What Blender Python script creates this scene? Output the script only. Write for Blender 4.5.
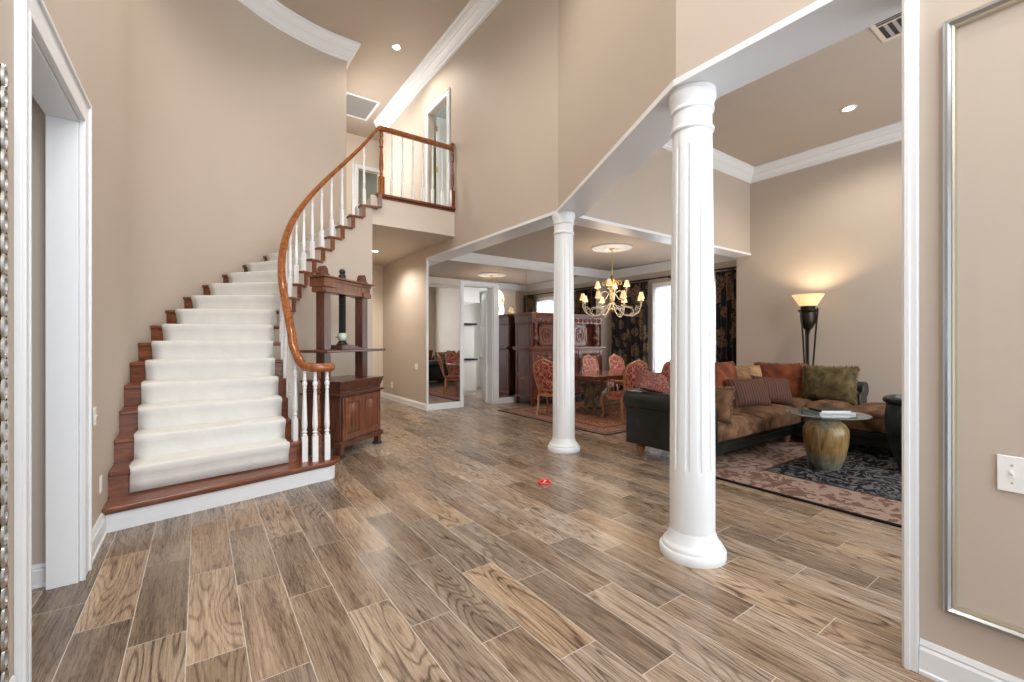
import bpy, math, random
from mathutils import Vector, Matrix
random.seed(7)
PI = math.pi
scene = bpy.context.scene
for o in list(bpy.data.objects): bpy.data.objects.remove(o)
col = scene.collection
# ---------------------------------------------------------------- camera
YAW = math.radians(35.24)
cam_d = bpy.data.cameras.new('camera'); cam = bpy.data.objects.new('camera', cam_d); col.objects.link(cam)
cam.location = (0, 0, 1.4); cam.rotation_euler = (PI/2, 0, -YAW)
cam_d.sensor_width = 36; cam_d.lens = 443/1024*36; cam_d.clip_start = .05; cam_d.clip_end = 200
scene.camera = cam
scene.view_settings.view_transform = 'Standard'; scene.view_settings.look = 'None'
scene.view_settings.gamma = 1; scene.view_settings.use_curve_mapping = False
scene.view_settings.exposure = 0.08
# ---------------------------------------------------------------- world: bright hazy daylight
w = bpy.data.worlds.new('world'); scene.world = w; w.use_nodes = True
bg = w.node_tree.nodes['Background']; bg.inputs[0].default_value = (.80, .88, 1, 1); bg.inputs[1].default_value = 1.6
# ---------------------------------------------------------------- daylight entering through the windows, plus an added bedroom fill
def area(name, loc, rot, sx, sy, power, color=(1, 1, 1), spread=180):
    d = bpy.data.lights.new(name, 'AREA'); d.shape = 'RECTANGLE'; d.size = sx; d.size_y = sy
    d.energy = power; d.color = color; d.spread = math.radians(spread)
    o = bpy.data.objects.new(name, d); o.location = loc; o.rotation_euler = rot; col.objects.link(o); return o
DAY = (.93, .97, 1.0)
area('daylight_front_door', (.97, -1.55, 1.35), (PI/2, 0, 0), 2.9, 2.4, 32, DAY)
area('daylight_front_upper', (.97, -1.55, 4.7), (PI/2, 0, 0), 2.9, 3.1, 260, DAY)
area('daylight_living_front', (5.9, -1.9, 2.1), (PI/2, 0, 0), 4.8, 3.4, 230, DAY)
area('daylight_dining', (9.7, 5.9, 1.6), (PI/2, 0, PI/2), 2.2, 2.6, 130, DAY)
area('daylight_hall', (1.95, 10.0, 5.5), (PI/2, 0, -PI/2), 1.6, 1.3, 75, (1, .97, .92))
area('daylight_study', (-4.3, 1.6, 1.5), (PI/2, 0, -PI/2), 2.6, 2.0, 14, DAY)
area('daylight_kitchen', (7.3, 10.0, 1.6), (PI/2, 0, PI/2), 2.0, 1.6, 60, (1, .99, .97))
area('bedroom_fill', (6.2, 7.6, 5.2), (PI/2, 0, PI/2), 1.6, 1.4, 45, DAY)  # unseen fill lamp added to brighten the bedroom, which has no window

# ---------------------------------------------------------------- materials
class NT:
    def __init__(s, name, rough=.5, metal=0, base=(.5, .5, .5), spec=None):
        s.m = bpy.data.materials.new(name); s.m.use_nodes = True; s.t = s.m.node_tree
        s.b = s.t.nodes['Principled BSDF']; s.out = s.t.nodes['Material Output']
        s.b.inputs['Base Color'].default_value = (*base, 1)
        s.b.inputs['Roughness'].default_value = rough; s.b.inputs['Metallic'].default_value = metal
        if spec is not None: s.b.inputs['Specular IOR Level'].default_value = spec
    def n(s, t, **k):
        x = s.t.nodes.new(t)
        for a, v in k.items(): setattr(x, a, v)
        return x
    def put(s, sock, v):
        if hasattr(v, 'is_linked') or isinstance(v, bpy.types.NodeSocket): s.t.links.new(v, sock)
        elif isinstance(v, tuple) and len(v) == 3 and sock.type == 'RGBA': sock.default_value = (*v, 1)
        else: sock.default_value = v
    def m_(s, op, a, b=0, c=None):
        x = s.n('ShaderNodeMath', operation=op); s.put(x.inputs[0], a); s.put(x.inputs[1], b)
        if c is not None: s.put(x.inputs[2], c)
        return x.outputs[0]
    def coord(s, which='Object'): return s.n('ShaderNodeTexCoord').outputs[which]
    def pos(s): return s.n('ShaderNodeNewGeometry').outputs['Position']
    def sep(s, v):
        x = s.n('ShaderNodeSeparateXYZ'); s.put(x.inputs[0], v); return x.outputs
    def comb(s, a, b, c):
        x = s.n('ShaderNodeCombineXYZ'); s.put(x.inputs[0], a); s.put(x.inputs[1], b); s.put(x.inputs[2], c); return x.outputs[0]
    def scale(s, v, sc):
        x = s.n('ShaderNodeVectorMath', operation='MULTIPLY'); s.put(x.inputs[0], v); x.inputs[1].default_value = sc; return x.outputs[0]
    def vadd(s, a, b):
        x = s.n('ShaderNodeVectorMath', operation='ADD'); s.put(x.inputs[0], a); s.put(x.inputs[1], b); return x.outputs[0]
    def noise(s, v, scale=5, detail=3, dist=0, rough=.5):
        x = s.n('ShaderNodeTexNoise'); s.put(x.inputs['Vector'], v); x.inputs['Scale'].default_value = scale
        x.inputs['Detail'].default_value = detail; x.inputs['Distortion'].default_value = dist; x.inputs['Roughness'].default_value = rough
        return x.outputs['Fac']
    def vor(s, v, scale=5, feat='F1', rnd=1):
        x = s.n('ShaderNodeTexVoronoi', feature=feat); s.put(x.inputs['Vector'], v); x.inputs['Scale'].default_value = scale
        x.inputs['Randomness'].default_value = rnd; return x.outputs['Distance']
    def white(s, v):
        x = s.n('ShaderNodeTexWhiteNoise', noise_dimensions='3D'); s.put(x.inputs['Vector'], v); return x.outputs
    def ramp(s, f, stops, interp='LINEAR'):
        x = s.n('ShaderNodeValToRGB'); s.put(x.inputs[0], f); x.color_ramp.interpolation = interp
        e = x.color_ramp.elements
        while len(e) < len(stops): e.new(.5)
        for i, (p, c) in enumerate(stops): e[i].position = p; e[i].color = (*c, 1)
        return x.outputs[0]
    def mix(s, f, a, b, mode='MIX'):
        x = s.n('ShaderNodeMix', data_type='RGBA', blend_type=mode); s.put(x.inputs['Factor'], f)
        s.put(x.inputs[6], a); s.put(x.inputs[7], b); return x.outputs[2]
    def color(s, v): s.put(s.b.inputs['Base Color'], v); return s
    def rough(s, v): s.put(s.b.inputs['Roughness'], v); return s
    def bump(s, h, strength=.2, dist=.01):
        x = s.n('ShaderNodeBump'); s.put(x.inputs['Height'], h); x.inputs['Strength'].default_value = strength
        x.inputs['Distance'].default_value = dist; s.t.links.new(x.outputs[0], s.b.inputs['Normal']); return s
M = {}
def flat(name, c, rough=.5, metal=0, bump=None):
    a = NT(name, rough, metal, c)
    if bump: a.bump(a.noise(a.coord(), bump[0], 3), bump[1], .005)
    M[name] = a.m; return a
def paint(name, c, var=.04):
    a = NT(name, .62, 0, c, .3); p = a.pos(); f = a.noise(p, 1.3, 4)
    a.color(a.mix(f, tuple(x*(1-var) for x in c), tuple(x*(1+var) for x in c)))
    a.bump(a.noise(p, 140, 2), .08, .002); M[name] = a.m
paint('wall', (.50, .425, .355)); paint('ceiling', (.47, .40, .335)); paint('cream', (.66, .56, .45))
paint('olive_wall', (.13, .18, .03)); paint('sage_wall', (.38, .38, .30)); paint('kitchen_wall', (.72, .71, .68)); paint('soffit', (.62, .54, .45))
flat('white', (.75, .765, .78), .38); flat('white_gloss', (.80, .80, .80), .25); flat('plastic', (.82, .82, .80), .3)
flat('cabinet_white', (.80, .80, .79), .3); flat('black_stone', (.02, .02, .022), .2); flat('steel', (.6, .62, .64), .25, 1)
flat('stone_terrace', (.35, .36, .33), .8); flat('brass', (.55, .36, .12), .3, 1); flat('dark', (.012, .012, .012), .5); flat('grille', (.35, .34, .33), .5)
flat('silver_frame', (.42, .44, .46), .28, .9); flat('gold_edge', (.50, .38, .16), .3, .9)
flat('red_plastic', (.75, .02, .03), .35); flat('pinkish', (.9, .6, .55), .4); flat('iron', (.03, .022, .016), .35, .6)
flat('paper', (.75, .73, .70), .6); flat('aged_ivory', (.62, .55, .44), .4, .2); flat('frame_bead', (.60, .56, .44), .3, .8); flat('verdigris', (.50, .58, .47), .35, .2); flat('tray_metal', (.30, .31, .32), .4, .7)

def wood(name, dark, mid, light, rough=.3, sc=1., axis=2, coat=.0):
    a = NT(name, rough, 0); v = a.coord(); st = [9*sc, 9*sc, 9*sc]; st[axis] = .9*sc
    g = a.scale(v, tuple(st)); n1 = a.noise(g, 3, 5, .8, .6); n2 = a.noise(a.scale(v, tuple(x*6 for x in st)), 3, 3)
    f = a.m_('ADD', a.m_('MULTIPLY', n1, .75), a.m_('MULTIPLY', n2, .25))
    a.color(a.ramp(f, [(.33, dark), (.5, mid), (.68, light)])); a.bump(f, .12, .003)
    if coat: a.b.inputs['Coat Weight'].default_value = coat; a.b.inputs['Coat Roughness'].default_value = .12
    M[name] = a.m
wood('stair_wood', (.075, .018, .008), (.16, .045, .016), (.27, .09, .03), .3, 1, 0, .3)
wood('rail_wood', (.14, .035, .008), (.26, .075, .014), (.40, .14, .03), .22, 1, 2, .5)
wood('press_wood', (.035, .012, .008), (.085, .027, .015), (.15, .05, .026), .3, 1, 2, .2)
wood('press_panel', (.06, .02, .01), (.15, .047, .02), (.26, .09, .04), .3, 1, 2, .2)
wood('cupboard_wood', (.045, .012, .008), (.115, .03, .018), (.20, .06, .032), .28, 1, 2, .3)
wood('cupboard_panel', (.07, .02, .012), (.17, .05, .028), (.26, .09, .05), .28, 1, 2, .3)
wood('table_wood', (.09, .02, .01), (.20, .05, .022), (.32, .10, .045), .18, 1, 0, .6)
wood('trestle_wood', (.06, .035, .02), (.14, .09, .05), (.25, .18, .11), .4, 1.5, 2)
wood('chair_wood', (.20, .075, .025), (.36, .155, .06), (.52, .27, .12), .35, 1, 2, .2)
wood('foot_wood', (.14, .06, .025), (.26, .12, .05), (.4, .2, .1), .3)

# the wood look porcelain planks: 22 cm wide, 89 cm long, laid along the house
a = NT('floor_tile', .3, 0); p = a.sep(a.pos())
W_, L_ = .2233, .89
xx = a.m_('DIVIDE', a.m_('ADD', p[0], .047), W_); ci = a.m_('FLOOR', xx); fx = a.m_('FRACT', xx)
jit = a.white(a.comb(ci, 3.3, 1.7))[0]
off = a.m_('ADD', a.m_('MULTIPLY', ci, -.2967), a.m_('MULTIPLY', a.m_('SUBTRACT', jit, .5), .05))
yy = a.m_('DIVIDE', a.m_('SUBTRACT', p[1], a.m_('ADD', off, .59)), L_); ri = a.m_('FLOOR', yy); fy = a.m_('FRACT', yy)
rnd = a.white(a.comb(ci, ri, .5)); r1 = rnd[0]; rs = a.sep(rnd[1])
gx = a.m_('MULTIPLY', a.m_('MINIMUM', fx, a.m_('SUBTRACT', 1, fx)), W_); gy = a.m_('MULTIPLY', a.m_('MINIMUM', fy, a.m_('SUBTRACT', 1, fy)), L_)
gd = a.m_('MINIMUM', gx, gy); grout = a.m_('LESS_THAN', gd, .0017)
gv = a.comb(a.m_('ADD', p[0], a.m_('MULTIPLY', rs[0], 31)), a.m_('ADD', p[1], a.m_('MULTIPLY', rs[1], 17)), a.m_('MULTIPLY', r1, 23))
wob = a.noise(a.scale(gv, (3.4, .42, 1)), 1.5, 1.5, .10, .4)
rings = a.m_('SINE', a.m_('ADD', a.m_('MULTIPLY', wob, 150), a.m_('MULTIPLY', a.noise(a.scale(gv, (14, 1.8, 1)), 2, 2), 2.2))); rings = a.m_('ADD', a.m_('MULTIPLY', rings, .5), .5)
rings = a.m_('SUBTRACT', .75, a.m_('POWER', rings, 5))
streak = a.noise(a.scale(gv, (38, 1.1, 1)), 2.0, 4, .25, .62); fine = a.noise(a.scale(gv, (75, 3.5, 1)), 2, 4, .4, .7)
broad = a.noise(a.scale(gv, (7, .8, 1)), 1.4, 2)
f = a.m_('ADD', a.m_('MULTIPLY', rings, a.m_('ADD', .06, a.m_('MULTIPLY', rs[1], .26))), a.m_('ADD', a.m_('MULTIPLY', streak, .50), a.m_('MULTIPLY', fine, .48)))
f = a.m_('SUBTRACT', a.m_('ADD', f, a.m_('MULTIPLY', a.m_('SUBTRACT', broad, .5), .5)), .095)
ca = a.ramp(f, [(.22, (.065, .042, .030)), (.38, (.165, .118, .085)), (.56, (.29, .222, .168)), (.78, (.43, .35, .28))])
cb = a.ramp(f, [(.22, (.065, .038, .022)), (.38, (.175, .11, .066)), (.56, (.30, .205, .13)), (.78, (.44, .33, .225))])
cc = a.mix(rs[2], ca, cb)
val = a.m_('ADD', .72, a.m_('MULTIPLY', r1, .56))
cc = a.mix(1, cc, a.comb(val, val, val), 'MULTIPLY')
cc = a.mix(grout, cc, (.58, .53, .47)); a.color(cc)
a.rough(a.m_('ADD', .18, a.m_('MULTIPLY', fine, .20)))
a.bump(a.m_('SUBTRACT', a.m_('MULTIPLY', f, .25), grout), .22, .003); M['floor'] = a.m

a = NT('carpet', .95, 0, spec=.1); p = a.pos(); n = a.noise(p, 90, 4, 0, .7); n2 = a.noise(p, 6, 4)
a.color(a.mix(a.m_('MULTIPLY', a.m_('ADD', n, n2), .5), (.60, .59, .56), (.85, .845, .82))); a.bump(n, .5, .006); M['carpet'] = a.m
a = NT('leather', .34, 0); v = a.coord(); n = a.noise(v, 5, 4); a.color(a.ramp(n, [(.3, (.004, .006, .005)), (.6, (.009, .012, .010)), (.8, (.028, .024, .017))])); a.bump(a.vor(v, 160), .12, .002); M['leather'] = a.m
def suede(name, c0, c1, c2, sc=5):
    a = NT(name, .85, 0, spec=.2); v = a.coord(); n = a.noise(v, sc, 4, .6); a.color(a.ramp(n, [(.32, c0), (.5, c1), (.68, c2)])); a.bump(a.noise(v, 130, 3), .2, .003)
    M[name] = a.m
suede('suede', (.055, .028, .015), (.125, .065, .034), (.22, .12, .06)); suede('rust', (.06, .022, .012), (.17, .045, .018), (.27, .10, .04), 3)
suede('olive_fabric', (.045, .033, .015), (.095, .070, .030), (.16, .12, .055), 9); suede('tan_suede', (.13, .065, .03), (.27, .15, .075), (.38, .23, .12))
suede('blueleather', (.012, .018, .02), (.03, .042, .045), (.07, .085, .09), 3)
suede('fringe', (.10, .06, .04), (.22, .14, .08), (.35, .26, .17), 60)
a = NT('striped', .8, 0); s_ = a.sep(a.coord()); f = a.m_('FRACT', a.m_('MULTIPLY', s_[0], 26)); f2 = a.m_('FRACT', a.m_('MULTIPLY', s_[0], 6.5))
a.color(a.mix(a.m_('MULTIPLY', f2, .5), a.ramp(f, [(.0, (.02, .008, .006)), (.3, (.02, .008, .006)), (.45, (.10, .026, .010)), (.8, (.12, .036, .014)), (1, (.07, .02, .01))]), (.06, .025, .012))); a.bump(a.noise(a.coord(), 150, 2), .2, .002); M['striped'] = a.m
a = NT('brocade', .75, 0); v = a.coord(); d = a.vor(a.vadd(v, a.scale(v, (0, 0, .2))), 15, 'SMOOTH_F1'); n = a.noise(v, 26, 3, 2.5)
a.color(a.mix(a.m_('GREATER_THAN', a.m_('ADD', n, a.m_('MULTIPLY', d, .25)), .66), (.22, .008, .012), (.50, .28, .16))); a.bump(n, .2, .003); M['brocade'] = a.m
a = NT('brocade_pink', .75, 0); v = a.coord(); n = a.noise(v, 24, 3, 2.5)
a.color(a.mix(a.m_('GREATER_THAN', n, .55), (.30, .05, .035), (.55, .38, .30))); M['brocade_pink'] = a.m
a = NT('paisley', .8, 0); v = a.coord(); n = a.noise(v, 14, 3, 3); a.color(a.ramp(n, [(0, (.03, .008, .03)), (.42, (.22, .07, .025)), (.48, (.12, .006, .03)), (.54, (.30, .15, .06)), (.61, (.05, .015, .06))], 'CONSTANT')); M['paisley'] = a.m
a = NT('curtain', .8, 0); v = a.coord(); d = a.vor(a.scale(v, (1, 1, .75)), 5.5); n = a.noise(v, 16, 3, 2)
f = a.m_('MULTIPLY', a.m_('LESS_THAN', d, .52), a.m_('GREATER_THAN', n, .45)); a.color(a.mix(f, (.010, .009, .011), a.mix(a.noise(v, 3, 2), (.10, .05, .035), (.26, .17, .09)))); a.bump(n, .2, .003); M['curtain'] = a.m
# rugs: local coordinates centred on the rug
def rug(name, hx, hy, bands, field, border_a, border_b, fa, fb, sc):
    a = NT(name, .95, 0, spec=.1); v = a.coord(); s = a.sep(v)
    ex = a.m_('SUBTRACT', hx, a.m_('ABSOLUTE', s[0])); ey = a.m_('SUBTRACT', hy, a.m_('ABSOLUTE', s[1])); e = a.m_('MINIMUM', ex, ey)
    n = a.noise(v, sc, 2.5, 2.2); sw = a.m_('GREATER_THAN', a.m_('ABSOLUTE', a.m_('SUBTRACT', a.m_('FRACT', a.m_('MULTIPLY', n, 5)), .5)), .30)
    n2 = a.noise(v, sc*1.6, 3, 2); b2 = a.m_('GREATER_THAN', n2, .52)
    fld = a.mix(sw, fa, fb); brd = a.mix(b2, border_a, border_b)
    c = a.mix(a.m_('GREATER_THAN', e, field), brd, fld)
    for d0, d1, cl in bands:
        c = a.mix(a.m_('MULTIPLY', a.m_('GREATER_THAN', e, d0), a.m_('LESS_THAN', e, d1)), c, cl)
    a.color(c); a.bump(a.noise(v, 160, 2), .4, .005); M[name] = a.m
rug('living_rug', 1.9, 2.2, [(-1, .045, (.008, .007, .008)), (.66, .70, (.05, .03, .03))], .70, (.30, .21, .17), (.15, .085, .065), (.010, .011, .015), (.13, .12, .115), 3.4)
rug('dining_rug', 1.8, 1.45, [(-1, .03, (.04, .035, .03)), (.08, .11, (.05, .04, .06)), (.38, .42, (.06, .03, .02))], .42, (.36, .17, .11), (.16, .12, .11), (.30, .07, .035), (.40, .28, .18), 7)
a = NT('glaze', .32, 0); v = a.coord(); s = a.sep(v); n = a.noise(a.scale(v, (14, 14, 2)), 2, 5, .5, .65); h = a.m_('ADD', a.m_('MULTIPLY', s[2], 1.0), a.m_('MULTIPLY', a.m_('SUBTRACT', a.noise(v, 3, 3), .5), .35))
mid = a.ramp(n, [(.3, (.08, .05, .02)), (.48, (.24, .14, .04)), (.62, (.28, .20, .10)), (.75, (.36, .30, .18))])
edge = a.ramp(n, [(.3, (.05, .07, .07)), (.55, (.14, .17, .15)), (.75, (.28, .29, .24))])
a.color(a.mix(a.ramp(h, [(.0, (.9, .9, .9)), (.07, (.8, .8, .8)), (.18, (0, 0, 0)), (.44, (0, 0, 0)), (.54, (.9, .9, .9))]), mid, edge)); a.bump(n, .2, .004); M['glaze'] = a.m
a = NT('glass', .02, 0, (.80, .92, .90)); a.b.inputs['Transmission Weight'].default_value = .9; a.b.inputs['IOR'].default_value = 1.45; M['glass'] = a.m
a = NT('mirror', .01, 1, (.80, .80, .79)); M['mirror'] = a.m
a = NT('sheer', .8, 0, (.9, .9, .9)); a.b.inputs['Transmission Weight'].default_value = 0
tr = a.n('ShaderNodeBsdfTranslucent'); tr.inputs[0].default_value = (.95, .96, .97, 1); mx = a.n('ShaderNodeMixShader'); mx.inputs[0].default_value = .65
a.t.links.new(a.b.outputs[0], mx.inputs[1]); a.t.links.new(tr.outputs[0], mx.inputs[2]); tp = a.n('ShaderNodeBsdfTransparent'); m2 = a.n('ShaderNodeMixShader'); m2.inputs[0].default_value = .35; a.t.links.new(mx.outputs[0], m2.inputs[1]); a.t.links.new(tp.outputs[0], m2.inputs[2]); a.t.links.new(m2.outputs[0], a.out.inputs[0]); M['sheer'] = a.m
def emit(name, c, st):
    a = NT(name, .5, 0, c); a.b.inputs['Emission Color'].default_value = (*c, 1); a.b.inputs['Emission Strength'].default_value = st; M[name] = a.m
emit('bulb', (1, .86, .62), 14); emit('shade_cloth', (1, .74, .42), .45); emit('lamp_glass', (1, .66, .32), .8); emit('lens', (1, .95, .86), 25)
emit('fixture_panel', (1, .97, .9), 5)

# ---------------------------------------------------------------- geometry helpers
class MB:
    def __init__(s): s.v = []; s.f = []; s.mx = None
    def addv(s, pts):
        b = len(s.v)
        s.v += [tuple(s.mx @ Vector(q)) if s.mx is not None else tuple(q) for q in pts]; return b
    def box(s, x0, x1, y0, y1, z0, z1):
        b = s.addv([(x0,y0,z0),(x1,y0,z0),(x1,y1,z0),(x0,y1,z0),(x0,y0,z1),(x1,y0,z1),(x1,y1,z1),(x0,y1,z1)])
        s.f += [tuple(b+i for i in q) for q in ((0,3,2,1),(4,5,6,7),(0,1,5,4),(1,2,6,5),(2,3,7,6),(3,0,4,7))]; return s
    def hexa(s, p):
        b = s.addv(p); s.f += [tuple(b+i for i in q) for q in ((0,3,2,1),(4,5,6,7),(0,1,5,4),(1,2,6,5),(2,3,7,6),(3,0,4,7))]; return s
    def prism(s, poly, z0, z1):
        n = len(poly); b = s.addv([(x,y,z0) for x,y in poly] + [(x,y,z1) for x,y in poly])
        s.f += [tuple(b+i for i in range(n-1,-1,-1)), tuple(b+n+i for i in range(n))]
        s.f += [(b+i, b+(i+1)%n, b+n+(i+1)%n, b+n+i) for i in range(n)]; return s
    def lathe(s, prof, cx=0, cy=0, cz=0, n=24, sq=None):
        b = s.addv([(cx+r*math.cos(2*PI*k/n), cy+r*math.sin(2*PI*k/n), cz+z) for r, z in prof for k in range(n)])
        m = len(prof)
        for i in range(m-1):
            for k in range(n): s.f.append((b+i*n+k, b+i*n+(k+1)%n, b+(i+1)*n+(k+1)%n, b+(i+1)*n+k))
        if prof[0] == prof[-1] or prof[0][0] == prof[-1][0] and abs(prof[0][1]-prof[-1][1]) < .02: return s
        if prof[0][0] > 1e-4: s.f.append(tuple(b+k for k in range(n-1,-1,-1)))
        if prof[-1][0] > 1e-4: s.f.append(tuple(b+(m-1)*n+k for k in range(n)))
        return s
    def ring(s, ctr, R, r, n=24, k=8, ax='z', sy=1):
        pts = []
        for i in range(n):
            t = 2*PI*i/n
            for j in range(k):
                q = 2*PI*j/k; rr = R+r*math.cos(q); h = r*math.sin(q)
                x, y = rr*math.cos(t), rr*math.sin(t)*sy
                pts.append({'z': (ctr[0]+x, ctr[1]+y, ctr[2]+h), 'x': (ctr[0]+h, ctr[1]+x, ctr[2]+y), 'y': (ctr[0]+x, ctr[1]+h, ctr[2]+y)}[ax])
        b = s.addv(pts)
        for i in range(n):
            for j in range(k): s.f.append((b+i*k+j, b+((i+1)%n)*k+j, b+((i+1)%n)*k+(j+1)%k, b+i*k+(j+1)%k))
        return s
    def tube(s, pts, r, n=8, cap=True):
        pts = [Vector(p) for p in pts]; m = len(pts); rr = r if isinstance(r, (list, tuple)) else [r]*m
        T = [(pts[min(i+1,m-1)]-pts[max(i-1,0)]).normalized() for i in range(m)]
        u = T[0].orthogonal().normalized(); out = []
        for i in range(m):
            u = (u - T[i]*u.dot(T[i]))
            u = u.normalized() if u.length > 1e-6 else T[i].orthogonal().normalized()
            w_ = T[i].cross(u)
            out += [pts[i]+(u*math.cos(2*PI*k/n)+w_*math.sin(2*PI*k/n))*rr[i] for k in range(n)]
        b = s.addv(out)
        for i in range(m-1):
            for k in range(n): s.f.append((b+i*n+k, b+i*n+(k+1)%n, b+(i+1)*n+(k+1)%n, b+(i+1)*n+k))
        if cap: s.f.append(tuple(b+k for k in range(n-1,-1,-1))); s.f.append(tuple(b+(m-1)*n+k for k in range(n)))
        return s
    def sweep(s, pts, prof, cap=True):
        """profile (side, up) carried along a path; side is horizontal, left of travel; mitred"""
        pts = [Vector(p) for p in pts]; m = len(pts); out = []
        for i in range(m):
            a_ = (pts[i]-pts[i-1]) if i else (pts[1]-pts[0]); b_ = (pts[i+1]-pts[i]) if i < m-1 else a_
            a2 = Vector((a_.x, a_.y)); b2 = Vector((b_.x, b_.y))
            if a2.length < 1e-6: a2 = b2
            if b2.length < 1e-6: b2 = a2
            a2.normalize(); b2.normalize()
            na = Vector((-a2.y, a2.x)); nb = Vector((-b2.y, b2.x)); nn = (na+nb).normalized(); k = 1/max(.3, nn.dot(na))
            out += [(pts[i].x+nn.x*k*sd, pts[i].y+nn.y*k*sd, pts[i].z+up) for sd, up in prof]
        b = s.addv(out); q = len(prof)
        for i in range(m-1):
            for k in range(q): s.f.append((b+i*q+k, b+(i+1)*q+k, b+(i+1)*q+(k+1)%q, b+i*q+(k+1)%q))
        if cap: s.f.append(tuple(b+k for k in range(q))); s.f.append(tuple(b+(m-1)*q+k for k in range(q-1,-1,-1)))
        return s
    def grid(s, fn, nu, nv, closed_u=False):
        b = s.addv([fn(i/nu, j/nv) for i in range(nu+(0 if closed_u else 1)) for j in range(nv+1)])
        mu = nu
        for i in range(mu):
            i2 = (i+1) % nu if closed_u else i+1
            for j in range(nv): s.f.append((b+i*(nv+1)+j, b+i2*(nv+1)+j, b+i2*(nv+1)+j+1, b+i*(nv+1)+j+1))
        return s
    def pillow(s, w, h, t, n=14, ex=.42, wav=.0):
        """soft cushion, w along x, h along z, t along y, centred"""
        for sg in (1, -1):
            def fn(u, v):
                a_, c_ = 2*u-1, 2*v-1
                k = (max(0, 1-abs(a_)**3)*max(0, 1-abs(c_)**3))**ex
                px = a_*w/2*(1-.07*(1-abs(c_))*abs(a_)**2 if wav == 0 else 1); pz = c_*h/2*(1-.06*(1-abs(a_))*abs(c_)**2)
                return (px, sg*k*t/2, pz)
            if sg == 1: s.grid(fn, n, n)
            else: s.grid(lambda u, v: fn(1-u, v), n, n)
        return s
OFF = {}
def link(name, mesh_or_none, parent=None):
    o = bpy.data.objects.new(name, mesh_or_none); col.objects.link(o)
    if parent is not None: o.parent = parent
    return o
def mk(name, mb, mat, parent=None, bevel=0, seg=2, local=False, angle=40, solid=0, smooth=True, kind=None, label=None, subsurf=0):
    me = bpy.data.meshes.new(name); off = Vector((0, 0, 0))
    if parent is not None and not local: off = OFF.get(parent.name, Vector((0, 0, 0)))
    me.from_pydata([tuple(Vector(v)-off) for v in mb.v], [], mb.f); me.update()
    me.validate()
    mats = mat if isinstance(mat, (list, tuple)) else [mat]
    for q in mats: me.materials.append(M[q])
    if smooth:
        for p_ in me.polygons: p_.use_smooth = True
        me.set_sharp_from_angle(angle=math.radians(angle))
    o = link(name, me, parent); OFF[o.name] = off
    if solid: md = o.modifiers.new('solid', 'SOLIDIFY'); md.thickness = solid; md.offset = 0
    if bevel: md = o.modifiers.new('bevel', 'BEVEL'); md.width = bevel; md.segments = seg; md.limit_method = 'ANGLE'; md.angle_limit = math.radians(35); md.harden_normals = False
    if subsurf: md = o.modifiers.new('sub', 'SUBSURF'); md.levels = subsurf; md.render_levels = subsurf
    if kind: o['kind'] = kind
    if label: o['label'] = label
    return o
def thing(name, label, cat, loc=(0, 0, 0), rz=0, group=None):
    o = bpy.data.objects.new(name, None); col.objects.link(o); o.location = loc; o.rotation_euler = (0, 0, rz)
    o.empty_display_size = .1; o['label'] = label; o['category'] = cat
    if group: o['group'] = group
    OFF[o.name] = Vector(loc); return o
def tag(o, label, cat, group=None):
    o['label'] = label; o['category'] = cat
    if group: o['group'] = group
    return o
def struct(name, mb, mat, **k): return mk(name, mb, mat, kind='structure', **k)
def dup(root, loc, rz=0, label=None, group=None):
    r = root.copy(); col.objects.link(r); r.location = loc; r.rotation_euler = (0, 0, rz)
    if label: r['label'] = label
    if group: r['group'] = group
    def rec(src, dst):
        for ch in list(src.children):
            c = ch.copy(); col.objects.link(c); c.parent = dst; rec(ch, c)
    rec(root, r); return r
def place(root, loc, rz): root.location = loc; root.rotation_euler = (0, 0, rz)
# ================================================================ THE HOUSE SHELL
CX, CY, RO = 2.13, 5.75, 2.7
H = 6.87; BZ = 3.03; SF = 3.75; LC = 4.64; DC = 3.27
XE, YN = 9.1, 8.28; XL = 8.6
def arc(R, a0, a1, n=40): return [(CX+R*math.cos(math.radians(a0+(a1-a0)*i/n)), CY+R*math.sin(math.radians(a0+(a1-a0)*i/n))) for i in range(n+1)]
struct('floor', MB().box(-4.2, XE+.2, -1.8, 13.2, -.05, 0), 'floor', smooth=False)
# left wall with the cased opening
m = MB().box(-.70, -.57, -1.3, 2.54, 0, H).box(-.70, -.57, 3.555, CY, 0, H).box(-.70, -.57, 2.54, 3.555, 2.684, H)
struct('wall_left', m, 'wall', smooth=False)
m = MB(); m.prism(arc(RO, 180, 88, 60)+arc(RO+.16, 88, 180, 60), 0, H); struct('wall_stair', m, 'wall', angle=20)
struct('wall_hall_west', MB().box(2.05, 2.2, 8.47, 9.2, SF, H).box(2.05, 2.2, 10.8, 12, SF, H).box(2.05, 2.2, 9.2, 10.8, SF, 4.85).box(2.05, 2.2, 9.2, 10.8, 6.15, H), 'cream', smooth=False)
struct('wall_hall_end', MB().box(2.05, 3.46, 12, 12.15, SF, H).box(4.02, 5.3, 12, 12.15, SF, H).box(3.46, 4.02, 12, 12.15, 6.0, H).box(5.3, 5.45, 11, 12.15, SF, H).box(3.87, 5.3, 10.85, 11.0, SF, H), 'cream', smooth=False)
struct('wall_hall_room', MB().box(2.9, 5, 13.0, 13.1, SF, H), 'sage_wall', smooth=False)
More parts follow.
